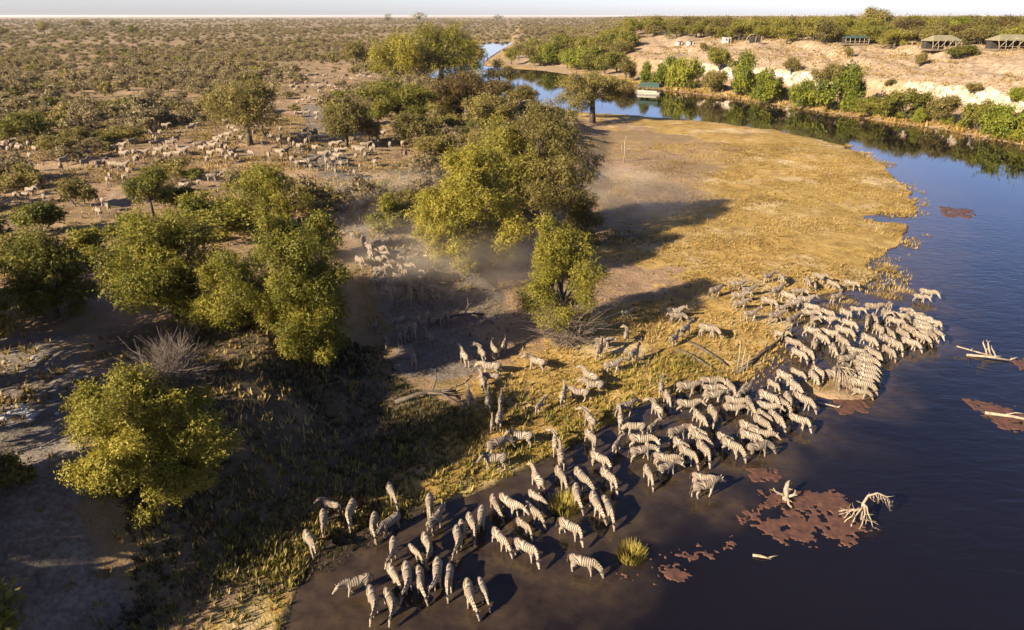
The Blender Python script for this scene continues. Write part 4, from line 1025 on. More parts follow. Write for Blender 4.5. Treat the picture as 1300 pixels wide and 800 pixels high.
# the wooded top of the far bank: trees one by one, row behind row
g = np.random.default_rng(41)
FOREST = []
for k in range(5200):
    az = R(g.uniform(-1.5, 40)); d = 235 * (1400 / 235) ** (g.uniform() ** 1.25)
    FOREST.append((math.sin(az) * d, math.cos(az) * d))
FOREST = np.array(FOREST)
fh, fw, fp_, ff = land(FOREST[:, 0], FOREST[:, 1])
azd = np.degrees(np.arctan2(FOREST[:, 0], FOREST[:, 1]))
need = np.where(azd > 9, 66, 14)
ok = (ff > 8) & (fw > need)
cand = FOREST[ok]; candh = fh[ok]
chosen = []
TENTS = []
for tx, ty, tw in ((1085, 56, 5), (1193, 63, 7), (1279, 63, 8), (922, 55, 4), (956, 55, 6), (868, 58, 5)):
    q = hit(tx, ty); TENTS.append((math.atan2(q[0], q[1]), math.hypot(q[0], q[1]), tw))
for (x, y), z in zip(cand, candh):
    d = math.hypot(x, y); gap = 5.6 + d * .006
    if any(abs(math.atan2(x, y) - q[0]) * d < q[2] + 5 and d < q[1] + 9 for q in TENTS): continue
    if all((x - a) ** 2 + (y - b) ** 2 > gap * gap for a, b, c in chosen): chosen.append((x, y, z))
chosen.sort(key=lambda t: math.hypot(t[0], t[1]))
chosen = chosen[:290]
def to_px(x, y, z):
    dx, dy, dz = x, y, z - CAM_H
    zz = dy * cp - dz * sp_; vv = dy * sp_ + dz * cp
    return 650 + FPX * dx / zz, 400 - FPX * vv / zz
LAB = {}
def unique(objs, key):
    """objs: (object, base label, photo x). Twins of one label are told apart by their order along the picture."""
    byl = {}
    for o, l, px in objs: byl.setdefault(l, []).append((px, o))
    for l, v in byl.items():
        v.sort(key=lambda t: t[0])
        for n_, (px, o) in enumerate(v):
            if len(v) == 1: o['label'] = l
            elif n_ < 28: o['label'] = f'{words_of(n_)} {l} from the {key}'
            else: o['label'] = l
objs = []
SHELT = [(885, 'pale cabins'), (955, 'arched frame'), (1085, 'green tent'), (1195, 'middle tan tent'), (1280, 'edge tan tent')]
for i, (x, y, z) in enumerate(chosen):
    d = math.hypot(x, y)
    fam = FLATT if g.random() < .6 else BIG
    lm = list(fam)[int(g.choice(3, p=[.45, .42, .13] if fam is FLATT else [.06, .5, .44]))]
    w = g.uniform(8.5, 14); h = g.uniform(6.0, 9.6) * (1.15 if math.atan2(x, y) < R(12) else 1)
    r = copy_of(fam[lm][int(g.integers(2))], 'tree', x, y, z - .15, w, h, g.uniform(0, 6.28))
    px, py = to_px(x, y, z)
    col = {'leaf_green': 'green', 'leaf_olive': 'olive', 'leaf_rust': 'brownish', 'leaf_bank': 'lime'}[lm]
    shape = 'flat-topped' if fam is FLATT else 'rounded'
    band = 'front rank' if d < 330 else ('second rank' if d < 430 else 'back ranks')
    nearest = min(SHELT, key=lambda s: abs(s[0] - px))
    rel = 'near' if abs(nearest[0] - px) < 60 else 'away from'
    l = f'{col} {shape} tree, {band} of woods {rel} {nearest[1]}'
    if px < 800: l = f'{col} {shape} tree, {band} of woods beyond the sand spit'
    tag(r, l, 'tree', 'trees on top of the far bank'); objs.append((r, l, px))
unique(objs, 'river')
unique(objs_b, 'houseboat')
x, y, z = hit(1108, 46)
r = copy_of(FLATT['leaf_olive'][0], 'tree', x, y, z, 17, 13, .4)
tag(r, 'tallest spreading tree of the far woods, rising above the horizon', 'tree')

# thorn bushes on the plain: each of the nearer ones on its own
g = np.random.default_rng(77)
lane = flat([(345, 90), (300, 165), (230, 190), (330, 215), (450, 215), (480, 180), (400, 140), (470, 98), (440, 84), (360, 86)], 2.0)
trunks = np.array([hit(*t[0])[:2] for t in TREES])
zpos = np.array([z[:2] for z in ZS])
allc = []
for k in range(15500):
    az = R(g.uniform(-40, 6)); d = math.sqrt(g.uniform(70 ** 2, 470 ** 2))
    allc.append((math.sin(az) * d, math.cos(az) * d))
allc = np.array(allc)
h_, w_, p_, f_ = land(allc[:, 0], allc[:, 1])
clumpy = fbm(allc[:, 0] * .018, allc[:, 1] * .018, 5, 3)
inl = sdf(lane, allc[:, 0], allc[:, 1])
keep = (w_ > 6) & (p_ > 9) & (f_ < 0) & (g.random(len(allc)) < np.clip((clumpy - .30) * 4.2, .05, 1)) & ~((inl > -2) & (g.random(len(allc)) < .9))
allc, h_, clumpy = allc[keep], h_[keep], clumpy[keep]
bushes = []
for (x, y), z in zip(allc, h_):
    d = math.hypot(x, y)
    if ((trunks[:, 0] - x) ** 2 + (trunks[:, 1] - y) ** 2).min() < 9: continue
    dz = np.sqrt((zpos[:, 0] - x) ** 2 + (zpos[:, 1] - y) ** 2).min()
    if dz < 2.6: continue
    # do not stand right in front of a zebra
    ux, uy = x / d, y / d
    al = (zpos[:, 0] - x) * ux + (zpos[:, 1] - y) * uy; ac = np.abs((zpos[:, 0] - x) * uy - (zpos[:, 1] - y) * ux)
    if ((al > 0) & (al < 15) & (ac < 3.0)).any(): continue
    gap = 2.3 + d * .006
    if all((x - b[0]) ** 2 + (y - b[1]) ** 2 > gap * gap for b in bushes[-700:]): bushes.append((x, y, z))
bushes.sort(key=lambda t: math.hypot(t[0], t[1]))
def bush_size(g, d):
    u = g.random()
    if u < .36: return 'low', g.uniform(1.6, 2.9), g.uniform(.8, 1.5)
    if u < .76: return 'mid-sized', g.uniform(2.9, 4.6), g.uniform(1.7, 2.6)
    return 'large', g.uniform(5.0, 8.2), g.uniform(2.8, 4.6)
objs = []; rest = []
for i, (x, y, z) in enumerate(bushes):
    d = math.hypot(x, y); px, py = to_px(x, y, z)
    sname, w, h = bush_size(g, d)
    lm = ['leaf_olive', 'leaf_grey', 'leaf_green'][int(g.choice(3, p=[.46, .34, .20]))]
    if len(objs) < 262 and -20 < px < 1300:
        fam = FLATT if (sname == 'large' and g.random() < .45 and lm != 'leaf_grey') else BUSH
        r = copy_of(fam[lm][int(g.integers(2))], 'bush', x, y, z - .08, w, h, g.uniform(0, 6.28))
        col = {'leaf_olive': 'olive', 'leaf_grey': 'dry greyish', 'leaf_green': 'green'}[lm]
        nm = min([p for p in PLACED if p[2]], key=lambda p: (p[0] - px) ** 2 + ((p[1] - py) * 2.2) ** 2)
        rel = 'behind' if py < nm[1] - 12 else ('before' if py > nm[1] + 8 else 'beside')
        if d > 215: l = f'{sname} {col} thorn bush far behind the {nm[2]}'
        else: l = f'{sname} {col} thorn bush {rel} the {nm[2]}'
        tag(r, l, 'bush', 'thorn bushes on the plain'); objs.append((r, l, px))
    else: rest.append((x, y, z, w, h))
unique(objs, 'outer edge')
print('bushes', len(bushes), 'rest', len(rest), 'forest', len(chosen))

# scrub that no one could count, thinning to the horizon: one instanced mass of small bush meshes
pts = [(x, y, z, w / 3.6, h / 2.4) for x, y, z, w, h in rest]
far = []
for k in range(22000):
    az = R(g.uniform(-43, 43)); d = 440 * (6000 / 440) ** (g.uniform() ** .85)
    far.append((math.sin(az) * d, math.cos(az) * d))
far = np.array(far)
h_, w_, p_, f_ = land(far[:, 0], far[:, 1])
cl = fbm(far[:, 0] * .006, far[:, 1] * .006, 15, 3)
dd = np.hypot(far[:, 0], far[:, 1])
ok = (w_ > 8) & (g.random(len(far)) < np.clip((cl - .25) * 2.5, .15, 1)) & ~((f_ > 0) & (dd < 520))
lastd = math.hypot(chosen[-1][0], chosen[-1][1])
for (x, y), z, d, f in zip(far[ok], h_[ok], dd[ok], f_[ok]):
    s = g.uniform(.6, 1.5) * (1 + d / 2600)
    pts.append((x, y, z, s * 1.25, s * .85))
more = []
for k in range(3600):
    az = R(g.uniform(-2, 43)); d = math.sqrt(g.uniform(lastd ** 2, 1150 ** 2)); more.append((math.sin(az) * d, math.cos(az) * d))
more = np.array(more); h_, w_, p_, f_ = land(more[:, 0], more[:, 1])
for (x, y), z, f, w in zip(more, h_, f_, w_):
    if f > 8 and w > 60: s = g.uniform(1.9, 3.0); pts.append((x, y, z, s * 1.1, s * .95))
for k in range(150):
    az = R(g.uniform(-38, 20)); d = g.uniform(500, 2800); x, y = math.sin(az) * d, math.cos(az) * d
    s = g.uniform(1.6, 3.4); pts.append((x, y, hgt(x, y), s, s))
pts = np.array(pts)
me = bpy.data.meshes.new('far_scrub')
me.vertices.add(len(pts)); me.vertices.foreach_set('co', (pts[:, :3] - (0, 0, .1)).astype(np.float32).ravel())
for an, av in (('sw', pts[:, 3]), ('sh', pts[:, 4]), ('rz', g.uniform(0, 6.28, len(pts))), ('pick', g.choice(6, p=[.26, .26, .16, .14, .12, .06], size=len(pts)))):
    a_ = me.attributes.new(an, 'FLOAT', 'POINT'); a_.data.foreach_set('value', np.asarray(av, np.float32))
scr = obj('far_scrub', me)
tag(scr, 'countless small bushes covering the plain out to the horizon', 'scrub', kind='stuff')
small = []
for i, m_ in enumerate(['leaf_scrub', 'leaf_scrub', 'leaf_grey', 'leaf_scrub', 'leaf_olive', 'leaf_green']):
    c, t, th, tw = template('bush', 2.4, 3.6, 480, .42, 900 + i, m_)
    small.append(c)
ng = bpy.data.node_groups.new('scrub_scatter', 'GeometryNodeTree')
ng.interface.new_socket('Geometry', in_out='INPUT', socket_type='NodeSocketGeometry')
ng.interface.new_socket('Geometry', in_out='OUTPUT', socket_type='NodeSocketGeometry')
gi, go = ng.nodes.new('NodeGroupInput'), ng.nodes.new('NodeGroupOutput')
iop = ng.nodes.new('GeometryNodeInstanceOnPoints')
jn = ng.nodes.new('GeometryNodeGeometryToInstance')
def named(n, t='FLOAT'):
    a = ng.nodes.new('GeometryNodeInputNamedAttribute'); a.data_type = t; a.inputs[0].default_value = n; return a.outputs[0]
# one plain sample bush of each sort stands at the far end of the plain and is what the scatter repeats
for k, c in enumerate(small):
    yy = 900 + 40 * k
    o = obj('bush', c); o.location = (-300 - 60 * k, yy, hgt(-300 - 60 * k, yy))
    tag(o, 'low bush lost among the far scrub of the plain', 'bush', 'far bushes of the plain')
    oi = ng.nodes.new('GeometryNodeObjectInfo'); oi.transform_space = 'ORIGINAL'; oi.inputs['Object'].default_value = o; oi.inputs['As Instance'].default_value = True
    small[k] = oi
for oi in small[::-1]: ng.links.new(oi.outputs['Geometry'], jn.inputs[0])
ng.links.new(gi.outputs[0], iop.inputs['Points']); ng.links.new(jn.outputs[0], iop.inputs['Instance'])
iop.inputs['Pick Instance'].default_value = True
f2i = ng.nodes.new('FunctionNodeFloatToInt'); ng.links.new(named('pick'), f2i.inputs[0]); ng.links.new(f2i.outputs[0], iop.inputs['Instance Index'])
cx = ng.nodes.new('ShaderNodeCombineXYZ'); ng.links.new(named('rz'), cx.inputs[2]); ng.links.new(cx.outputs[0], iop.inputs['Rotation'])
cs = ng.nodes.new('ShaderNodeCombineXYZ'); sw = named('sw'); ng.links.new(sw, cs.inputs[0]); ng.links.new(sw, cs.inputs[1]); ng.links.new(named('sh'), cs.inputs[2]); ng.links.new(cs.outputs[0], iop.inputs['Scale'])
ng.links.new(iop.outputs[0], go.inputs[0])
md = scr.modifiers.new('scatter', 'NODES'); md.node_group = ng
# ------------------------------------------------------------------ grass tufts on the water meadow and the plain
def tufts(name, label, n, area, zfun, hgt_rng, mat, seed, blades=4, dens=None, wid=.035):
    g = np.random.default_rng(seed)
    X = g.uniform(area[0], area[1], n); Y = area[2] + (area[3] - area[2]) * g.uniform(0, 1, n) ** 1.0
    h, w, p, f = land(X, Y)
    ok = zfun(X, Y, h, w, p, f, g)
    X, Y, h = X[ok], Y[ok], h[ok]
    m = len(X)
    size = g.uniform(*hgt_rng, m) * (.55 + .9 * fbm(X * .3, Y * .3, seed + 2, 3))
    tint = np.clip(fbm(X * .22, Y * .22, seed + 5, 3) * 1.5 - .25 + g.normal(0, .12, m), 0, 1)
    V = np.empty((m, blades, 3, 3)); 
    for b in range(blades):
        th = g.uniform(0, 6.283, m); ox, oy = np.cos(th), np.sin(th); sp = g.uniform(.15, .75, m) * size
        bx, by = X + ox * size * .12, Y + oy * size * .12
        ww = wid * (1 + size) * g.uniform(.7, 1.5, m)
        V[:, b, 0] = np.stack([bx - oy * ww, by + ox * ww, h - .03], 1)
        V[:, b, 1] = np.stack([bx + oy * ww, by - ox * ww, h - .03], 1)
        V[:, b, 2] = np.stack([bx + ox * sp, by + oy * sp, h + size * g.uniform(.6, 1.0, m)], 1)
    F = np.arange(m * blades * 3).reshape(-1, 3)
    me = mesh_np(name, V.reshape(-1, 3), F, M[mat], False, {'tint': np.repeat(np.clip(np.repeat(tint, blades) + g.normal(0, .1, m * blades), 0, 1), 3)})
    return tag(obj(name, me), label, kind='stuff')
def on_meadow(X, Y, h, w, p, f, g):
    pp = fbm(X * .16, Y * .16, 61, 3)
    b1 = sdf(far_px([(480, 430), (640, 345), (760, 330), (880, 340), (840, 375), (760, 400), (700, 430), (640, 480), (560, 520), (500, 500)]), X, Y)
    return (w > .25) & (p < .5) & (f < 0) & (g.random(len(X)) < np.clip((pp - .30) * 3.2, .03, 1) * np.where(b1 > 0, .18, 1))
tufts('meadow_grass', 'golden dry grass of the water meadow', 95000, (-22, 75, 22, 150), on_meadow, (.13, .38), 'grass', 11)
def green_edge(X, Y, h, w, p, f, g):
    return (w > .1) & (p < 3) & (f < 0) & (g.random(len(X)) < np.clip(ss(9 - w, 0, 7) * fbm(X * .3, Y * .3, 66, 3) * 1.5, 0, 1))
tufts('shore_grass', 'greener grass along the near water edge', 16000, (-22, 16, 20, 50), green_edge, (.2, .5), 'grass_green', 12)
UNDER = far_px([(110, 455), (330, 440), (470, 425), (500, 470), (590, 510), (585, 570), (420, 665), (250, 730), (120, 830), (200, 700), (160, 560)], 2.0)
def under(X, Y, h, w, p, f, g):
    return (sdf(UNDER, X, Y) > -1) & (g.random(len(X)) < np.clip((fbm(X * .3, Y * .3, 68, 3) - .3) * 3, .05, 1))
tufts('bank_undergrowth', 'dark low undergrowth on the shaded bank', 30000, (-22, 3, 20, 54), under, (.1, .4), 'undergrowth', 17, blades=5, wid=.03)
def on_plain(X, Y, h, w, p, f, g):
    return (p > 1) & (f < 0) & (g.random(len(X)) < np.clip((fbm(X * .13, Y * .13, 71, 3) - .33) * 3.4, 0.02, 1))
tufts('plain_grass', 'sparse straw-coloured grass on the dry plain', 60000, (-105, 12, 22, 180), on_plain, (.2, .55), 'grass', 13, blades=4, wid=.05)
def reeds(X, Y, h, w, p, f, g):
    return (f > 0) & (w > -.6) & (w < 9 * g.random(len(X)) ** 1.5)
def on_slope(X, Y, h, w, p, f, g):
    return (f > 0) & (h > 2.5) & (w < 95) & (g.random(len(X)) < np.clip((fbm(X * .12, Y * .12, 73, 3) - .36) * 4, 0.03, 1))
tufts('slope_grass', 'dry grass scattered over the far slope', 30000, (40, 240, 130, 360), on_slope, (.4, .9), 'grass', 15, blades=3, wid=.10)
def fringe(X, Y, h, w, p, f, g):
    return (f < 0) & (p < 0) & (w > -2.2) & (w < .6) & (Y > 45) & (fbm(X * .25, Y * .25, 78, 3) > .47)
tufts('water_fringe_grass', 'flooded grass along the meadow edge', 42000, (-5, 80, 44, 150), fringe, (.25, .5), 'grass', 16, blades=4, wid=.05)
tufts('far_bank_grass', 'straw-yellow reedy grass along the far bank', 26000, (30, 190, 110, 300), reeds, (.8, 1.5), 'grass', 14, blades=3, wid=.11)

# ------------------------------------------------------------------ dead wood, stones, weed
def put_mesh(name, mb, mat, at, label, cat, rz=0.0, s=1.0, group=None, smooth=True):
    o = mb.build(name, M[mat], None, smooth)
    o.location = at; o.rotation_euler = (0, 0, rz); o.scale = (s, s, s)
    return tag(o, label, cat, group)

def branchy(root, name, mat, limbs, n_twigs, seed, spread=.35):
    """a fallen dead tree: a trunk and limbs, each limb a part with its own twigs"""
    g = np.random.default_rng(seed)
    for i, (P, r0, r1) in enumerate(limbs):
        mb = MB(); P = np.array(P, float); k = len(P)
        mb.tube(P, np.linspace(r0, r1, k), 7)
        ln = np.linalg.norm(P[-1] - P[0])
        for j in range(n_twigs):
            t = g.uniform(.3, 1); q = P[min(k - 1, int(t * (k - 1) + .5))]
            d = (P[-1] - P[0]) / ln + g.normal(size=3) * .7; d[2] = abs(d[2]) * .6 + .05; d /= np.linalg.norm(d)
            l = ln * g.uniform(.15, spread)
            mb.tube([q, q + d * l * .5 + g.normal(size=3) * .05 * l, q + d * l], np.array([r1 * .8, r1 * .55, r1 * .25]), 5)
        mb.build('trunk' if i == 0 else 'limb', M[mat], root, True)

x, y, z = hit(1095, 660, 0.0, sea=0.0)
r = empty('dead_branch', (x, y, -.05))
g = np.random.default_rng(3)
limbs = [([(0, 0, -.3), (-.08, .1, .4), (-.02, .25, .95), (.2, .35, 1.35), (.7, .4, 1.5), (1.2, .35, 1.3), (1.5, .25, .95)], .10, .03)]
for k in range(9):      # ribs hanging from the arch
    q = np.array((.35 + k * .135, .38, 1.42 - .055 * max(0, k - 3) ** 1.3)); l = g.uniform(.3, .6)
    limbs.append(([q, q + (.05 + g.normal() * .03, -.05, -l * .5), q + (.12 + g.normal() * .06, -.12 + g.normal() * .06, -l)], .022, .010))
for k in range(8):      # limbs falling to the water
    th = 2.5 + k * .36; l = g.uniform(.8, 1.4); s0 = np.array((-.03, .15, .55 + .06 * k))
    e = s0 + np.array((math.cos(th) * l, math.sin(th) * l * .8, -s0[2] + .02)); c_ = (s0 + e) / 2 + np.array((g.normal() * .12, g.normal() * .12, .22))
    limbs.append((bez(s0, c_, e, 6) + g.normal(size=(6, 3)) * .025, .055, .022))
branchy(r, '', 'dead', limbs, 4, 3, .4)
tag(r, 'bleached fan-shaped dead branch standing in the water beside the red-brown weed', 'dead branch')

x, y, z = hit(1253, 455, 0.0, sea=0.0)
r = empty('dead_branch', (x, y, 0), -.15)
branchy(r, '', 'dead', [([(-1.4, .3, .05), (0, 0, .15), (1.5, -.3, .1)], .11, .07), ([(-2.0, .9, .5), (-.9, .5, .35), (.4, 0, .2)], .05, .07), ([(0, 0, .1), (-.1, .3, .6), (-.35, .5, 1.1)], .08, .05), ([(.3, 0, .1), (.1, .3, .7), (-.05, .4, 1.2)], .08, .05), ([(.7, 0, .1), (.45, .2, .5), (.3, .4, .8)], .06, .04)], 2, 4, .25)
tag(r, 'bleached driftwood snag lying in the open blue water', 'driftwood')

x, y, z = hit(1285, 533, 0.0, sea=0.0)
r = empty('log', (x, y, .12), -.42)
branchy(r, '', 'dead', [([(-1.6, 0, .03), (0, .1, .08), (2.4, 0, .05)], .11, .09), ([(-.6, .05, .05), (.2, .5, .2), (.7, .6, .2)], .06, .03)], 1, 5, .2)
tag(r, 'pale log resting on the long floating weed strip', 'log')

x, y, z = hit(998, 634, 0.0, sea=0.0)
r = empty('driftwood', (x, y, .02), .3)
branchy(r, '', 'dead', [([(-.15, -.1, -.2), (0, .05, .2), (.06, .2, .5), (.18, .3, .85)], .19, .11), ([(0, 0, .15), (-.3, .12, .32), (-.55, .3, .42), (-.8, .22, .75)], .07, .03), ([(.05, 0, .15), (.35, -.15, .3), (.5, -.05, .42), (.62, .15, .4)], .09, .05), ([(0, -.05, .1), (-.15, -.35, .22), (-.28, -.55, .12), (-.2, -.8, .05)], .09, .05), ([(.02, .1, .4), (.25, .3, .5), (.45, .3, .75)], .06, .03)], 3, 6, .35)
tag(r, 'stubby pale stump of driftwood amid the red-brown weed', 'driftwood')

x, y, z = hit(965, 708, 0.0, sea=0.0)
mb = MB(); mb.tube([(-.35, .1, .06), (0, 0, .10), (.5, -.15, .04)], np.array([.07, .08, .03]), 7); mb.tube([(.3, -.1, .05), (.7, .05, .05), (1.0, .12, .02)], np.array([.04, .03, .015]), 6)
put_mesh('driftwood', mb, 'dead', (x, y, 0), 'tiny white stick afloat below the red-brown weed', 'driftwood')

x, y, z = hit(1052, 516, 0.0, sea=0.0)
mb = MB(); mb.tube([(-.65, .35, .12), (0, 0, .12), (.6, -.3, .08)], np.array([.04, .05, .06]), 7); mb.tube([(.5, -.26, .1), (.65, -.3, .2)], np.array([.05, .04]), 6)
put_mesh('driftwood', mb, 'dead', (x, y, 0), 'straight pale stick afloat beside the close pack of zebras', 'driftwood')

# brushwood heap on its little grass island
x, y, z = hit(1072, 488, 0.1, sea=0.0)
V, F = tube([(0, 0, -.4), (0, 0, .02), (0, 0, .16), (0, 0, .22)], np.array([3.0, 2.6, 1.8, .4]), 24)
V[:, 0] *= 1.0; V[:, 1] *= .75; V += (fbm(V[:, 0] * 1.4 + 9, V[:, 1] * 1.4, 4, 3)[:, None] - .5) * np.array([.9, .9, .12])
isl = mesh_np('mud_islet', V, F, M['ground'], True, {'gold': np.full(len(V), .45), 'green': np.full(len(V), .9), 'dust': np.zeros(len(V)), 'mud': np.full(len(V), .42), 'chalk': np.zeros(len(V)), 'sand': np.zeros(len(V)), 'scrub': np.zeros(len(V)), 'dry': np.zeros(len(V)), 'shade_litter': np.zeros(len(V))})
o = obj('mud_islet', isl); o.location = (x - .6, y - .2, 0); tag(o, kind='structure')
r = empty('brushwood', (x, y, .1))
g = np.random.default_rng(8)
for k in range(60):
    th = g.uniform(-2.6, .3); l = g.uniform(1.3, 2.4)
    s0 = np.array((g.uniform(-.5, .5), g.uniform(.2, .8), g.uniform(.7, 1.1)))
    P = [s0, s0 + np.array((math.cos(th) * l * .3, math.sin(th) * l * .45, .05)), s0 + np.array((math.cos(th) * l * .5, math.sin(th) * l * .9, -.75))]
    mb = MB(); mb.tube(P, np.array([.035, .028, .012]), 5); mb.build('branch', M['dead'], r, True)
tag(r, 'heap of pale brushwood on a grassy islet at the edge of the herd', 'brushwood')

# standing dead stems on the grass point and the fallen trunks by them
x, y, z = hit(936, 470)
r = empty('dead_tree', (x, y, z))
branchy(r, '', 'dead', [([(0, 0, -.2), (.03, .05, 1.2), (-.02, .1, 2.5)], .07, .03), ([(.35, .1, -.2), (.38, .12, .9), (.45, .12, 1.9)], .06, .025), ([(.7, -.1, -.2), (.72, 0, .6), (.8, .1, 1.3)], .05, .02)], 2, 9, .3)
tag(r, 'three bare dead stems standing on the grass point', 'dead tree')
for (a, b, rad, lab) in [((872, 432), (918, 462), .13, 'upper of two grey fallen trunks on the golden grass'), ((862, 444), (905, 470), .10, 'lower grey fallen trunk on the golden grass, parallel to the other'),
                         ((938, 474), (1002, 424), .13, 'long dark fallen trunk running down the grass point into the water')]:
    p, q = hit(*a), hit(*b); c = [(p[i] + q[i]) / 2 for i in range(3)]
    r = empty('fallen_log', (c[0], c[1], min(p[2], q[2], c[2]) + .12))
    d = (np.array(q) - np.array(p)) / 2; d[2] = 0
    branchy(r, '', 'dead_dark', [([-d, -d * .3 + (0, 0, .12), d * .4 + (0, 0, .1), d], rad * 1.2, rad * .7), ([-d * .2, -d * .1 + (.3, .4, .3), (.4, .8, .4)], rad * .5, rad * .25)], 2, 10, .2)
    tag(r, lab, 'fallen log')
# snag in the dust right of the grove, fallen trunk above the gully bush, small broken wood
for (px, py, hpx, mat, lab, seed, flat_) in [
    (792, 206, 178, 'dead', 'bleached dead snag standing behind the grove in the dust', 21, False), (500, 250, 232, 'dead', 'pale fallen trunk across the head of the dusty gully', 22, True),
    (540, 330, 318, 'dead', 'pale broken limb lying at the foot of the large grove tree', 23, True), (548, 505, 482, 'dead_dark', 'dark fallen branch at the edge of the shaded slope', 24, True),
    (590, 405, 385, 'dead_dark', 'dark tangle of fallen wood in the shade of the grove', 25, True), (462, 262, 240, 'dead_dark', 'broken leaning stick at the gully head', 26, False), (440, 172, 142, 'dead', 'thin bare snag among the trees above the gully', 27, False)]:
    x, y, z = hit(px, py)
    h = max(1.0, top_height(x, y, z, hpx))
    r = empty('dead_tree' if not flat_ else 'fallen_log', (x, y, z + (.1 if flat_ else 0)))
    if flat_: L_ = [([(-2.4, -.9, .05), (-.8, -.2, .35), (.6, .2, .3), (1.6, .8, .05)], .16, .08), ([(-.4, 0, .3), (.8, -.5, .5), (2.0, -1.1, .15)], .10, .04), ([(0, .1, .3), (.3, .8, .9), (.2, 1.4, 1.3)], .08, .03)]
    else: L_ = [([(0, 0, -.2), (.1, 0, h * .45), (-.1, .1, h)], .14, .05), ([(.08, 0, h * .4), (.7, .1, h * .62), (1.3, .2, h * .72)], .08, .03), ([(.05, 0, h * .3), (-.5, 0, h * .55), (-.6, .1, h * .85)], .08, .03)]
    branchy(r, '', mat, L_, 3, seed, .35); tag(r, lab, 'dead tree' if not flat_ else 'fallen log')

# floating weed: thin mats with ragged outlines
def weed(poly_px, seed, label, thr=.47, cell=.065, islands=True):
    P = flat(poly_px); lo, hi = P.min(0) - .3, P.max(0) + .3
    nx, ny = int((hi[0] - lo[0]) / cell), int((hi[1] - lo[1]) / cell)
    gx, gy = np.meshgrid(lo[0] + np.arange(nx) * cell, lo[1] + np.arange(ny) * cell)
    s = sdf(P, gx, gy); v = .40 * fbm(gx * .8, gy * .8, seed, 4) + .36 * fbm(gx * 2.2, gy * 2.2, seed + 40, 3) + .24 * fbm(gx * 6.5, gy * 6.5, seed + 60, 2) + np.clip(s * .22, -.5, .11)
    on = v > thr
    jx = gx + (vnoise(gx * 9, gy * 9, seed + 1) - .5) * cell * .9; jy = gy + (vnoise(gx * 9, gy * 9, seed + 2) - .5) * cell * .9
    z = .012 + .03 * vnoise(gx * 4, gy * 4, seed + 3)
    idx = np.arange(nx * ny).reshape(ny, nx)
    cellon = on[:-1, :-1] & on[1:, :-1] & on[:-1, 1:] & on[1:, 1:]
    F = np.stack([idx[:-1, :-1], idx[:-1, 1:], idx[1:, 1:], idx[1:, :-1]], -1)[cellon]
    V = np.stack([jx.ravel(), jy.ravel(), z.ravel()], 1)
    # edge skirt down into the water gives the mat its thickness
    from collections import Counter
    E = Counter()
    for a, b in ((0, 1), (1, 2), (2, 3), (3, 0)):
        for p, q in zip(F[:, a].tolist(), F[:, b].tolist()): E[(p, q)] += 1
    edge = [(p, q) for (p, q) in E if (q, p) not in E]
    base = len(V); low = {}
    extra = []
    for p, q in edge:
        for k in (p, q):
            if k not in low: low[k] = base + len(extra); extra.append(V[k] * (1, 1, 0) + (0, 0, -.03))
    S = np.array([(q, p, low[p], low[q]) for p, q in edge])
    V = np.vstack([V, np.array(extra)]); F = np.vstack([F, S])
    used = np.unique(F); ren = np.zeros(len(V), int); ren[used] = np.arange(len(used))
    o = obj('weed_mat', mesh_np('weed_mat', V[used], ren[F], M['weed'], True)); tag(o, label, 'weed mat', None, 'stuff')
weed([(936, 655), (970, 628), (1000, 622), (1060, 625), (1095, 655), (1080, 690), (1030, 690), (985, 690), (945, 672)], 31, 'red-brown floating weed around the driftwood stump', .525)
weed([(1228, 508), (1300, 528), (1345, 545), (1345, 565), (1280, 540)], 32, 'long red-brown floating weed strip under the pale log', .40)
weed([(955, 600), (985, 597), (985, 606), (960, 608)], 33, 'small floating weed patch near the outermost cluster', .40)
weed([(1062, 505), (1085, 500), (1092, 520), (1070, 524)], 34, 'weed patch below the brushwood heap', .46)
weed([(860, 705), (930, 683), (950, 690), (880, 720)], 35, 'scattered weed scraps drifting from the large mat', .56)
weed([(770, 722), (840, 705), (880, 730), (850, 742), (790, 740)], 37, 'weed scraps around the grass tuft in the water', .58)
weed([(1285, 458), (1310, 455), (1315, 468), (1290, 466)], 36, 'small weed patch at the picture edge by the driftwood snag', .42)
weed([(1190, 262), (1240, 266), (1235, 278), (1200, 276)], 38, 'purple-brown weed patch off the tip of the meadow', .5, .22)

# tufts of grass and sprigs standing in the water
def water_tuft(px, py, w, h, n, label, mat='grass_green', seed=1):
    x, y, z = hit(px, py, 0, sea=0.0); g = np.random.default_rng(seed)
    mb = MB(); Vs, Ts = [], []
    for k in range(n):
        q = w / 2 * math.sqrt(g.random()); th = g.uniform(0, 6.28); c = np.array((q * math.cos(th), q * math.sin(th), -.15))
        d = np.array((math.cos(th) * g.uniform(.1, .6), math.sin(th) * g.uniform(.1, .6), 1)); hh = h * g.uniform(.5, 1.1)
        s = np.array((-math.sin(th), math.cos(th), 0)) * .035
        Vs += [c - s, c + s, c + d * hh]; Ts += [g.uniform(.3, .9)] * 3
    o = obj('grass_clump', mesh_np('grass_clump', np.array(Vs), np.arange(len(Vs)).reshape(-1, 3), M[mat], False, {'tint': np.array(Ts)}))
    o.location = (x, y, 0); tag(o, label, 'grass clump')
water_tuft(800, 706, 1.3, .7, 420, 'bright grass clump growing alone in the dark water', 'grass_green', 1)
water_tuft(716, 645, 1.6, .8, 360, 'leafy grass sprig among the zebras in the shallows', 'grass_green', 2)
water_tuft(1045, 492, 1.6, .7, 320, 'golden grass clump on the islet beside the brushwood heap', 'grass', 3)
water_tuft(1132, 372, 4.0, .6, 500, 'flooded grass clump beside the lone stray zebra', 'grass', 4)
water_tuft(1124, 340, 3.0, .5, 300, 'flooded grass clump off the meadow edge', 'grass', 5)
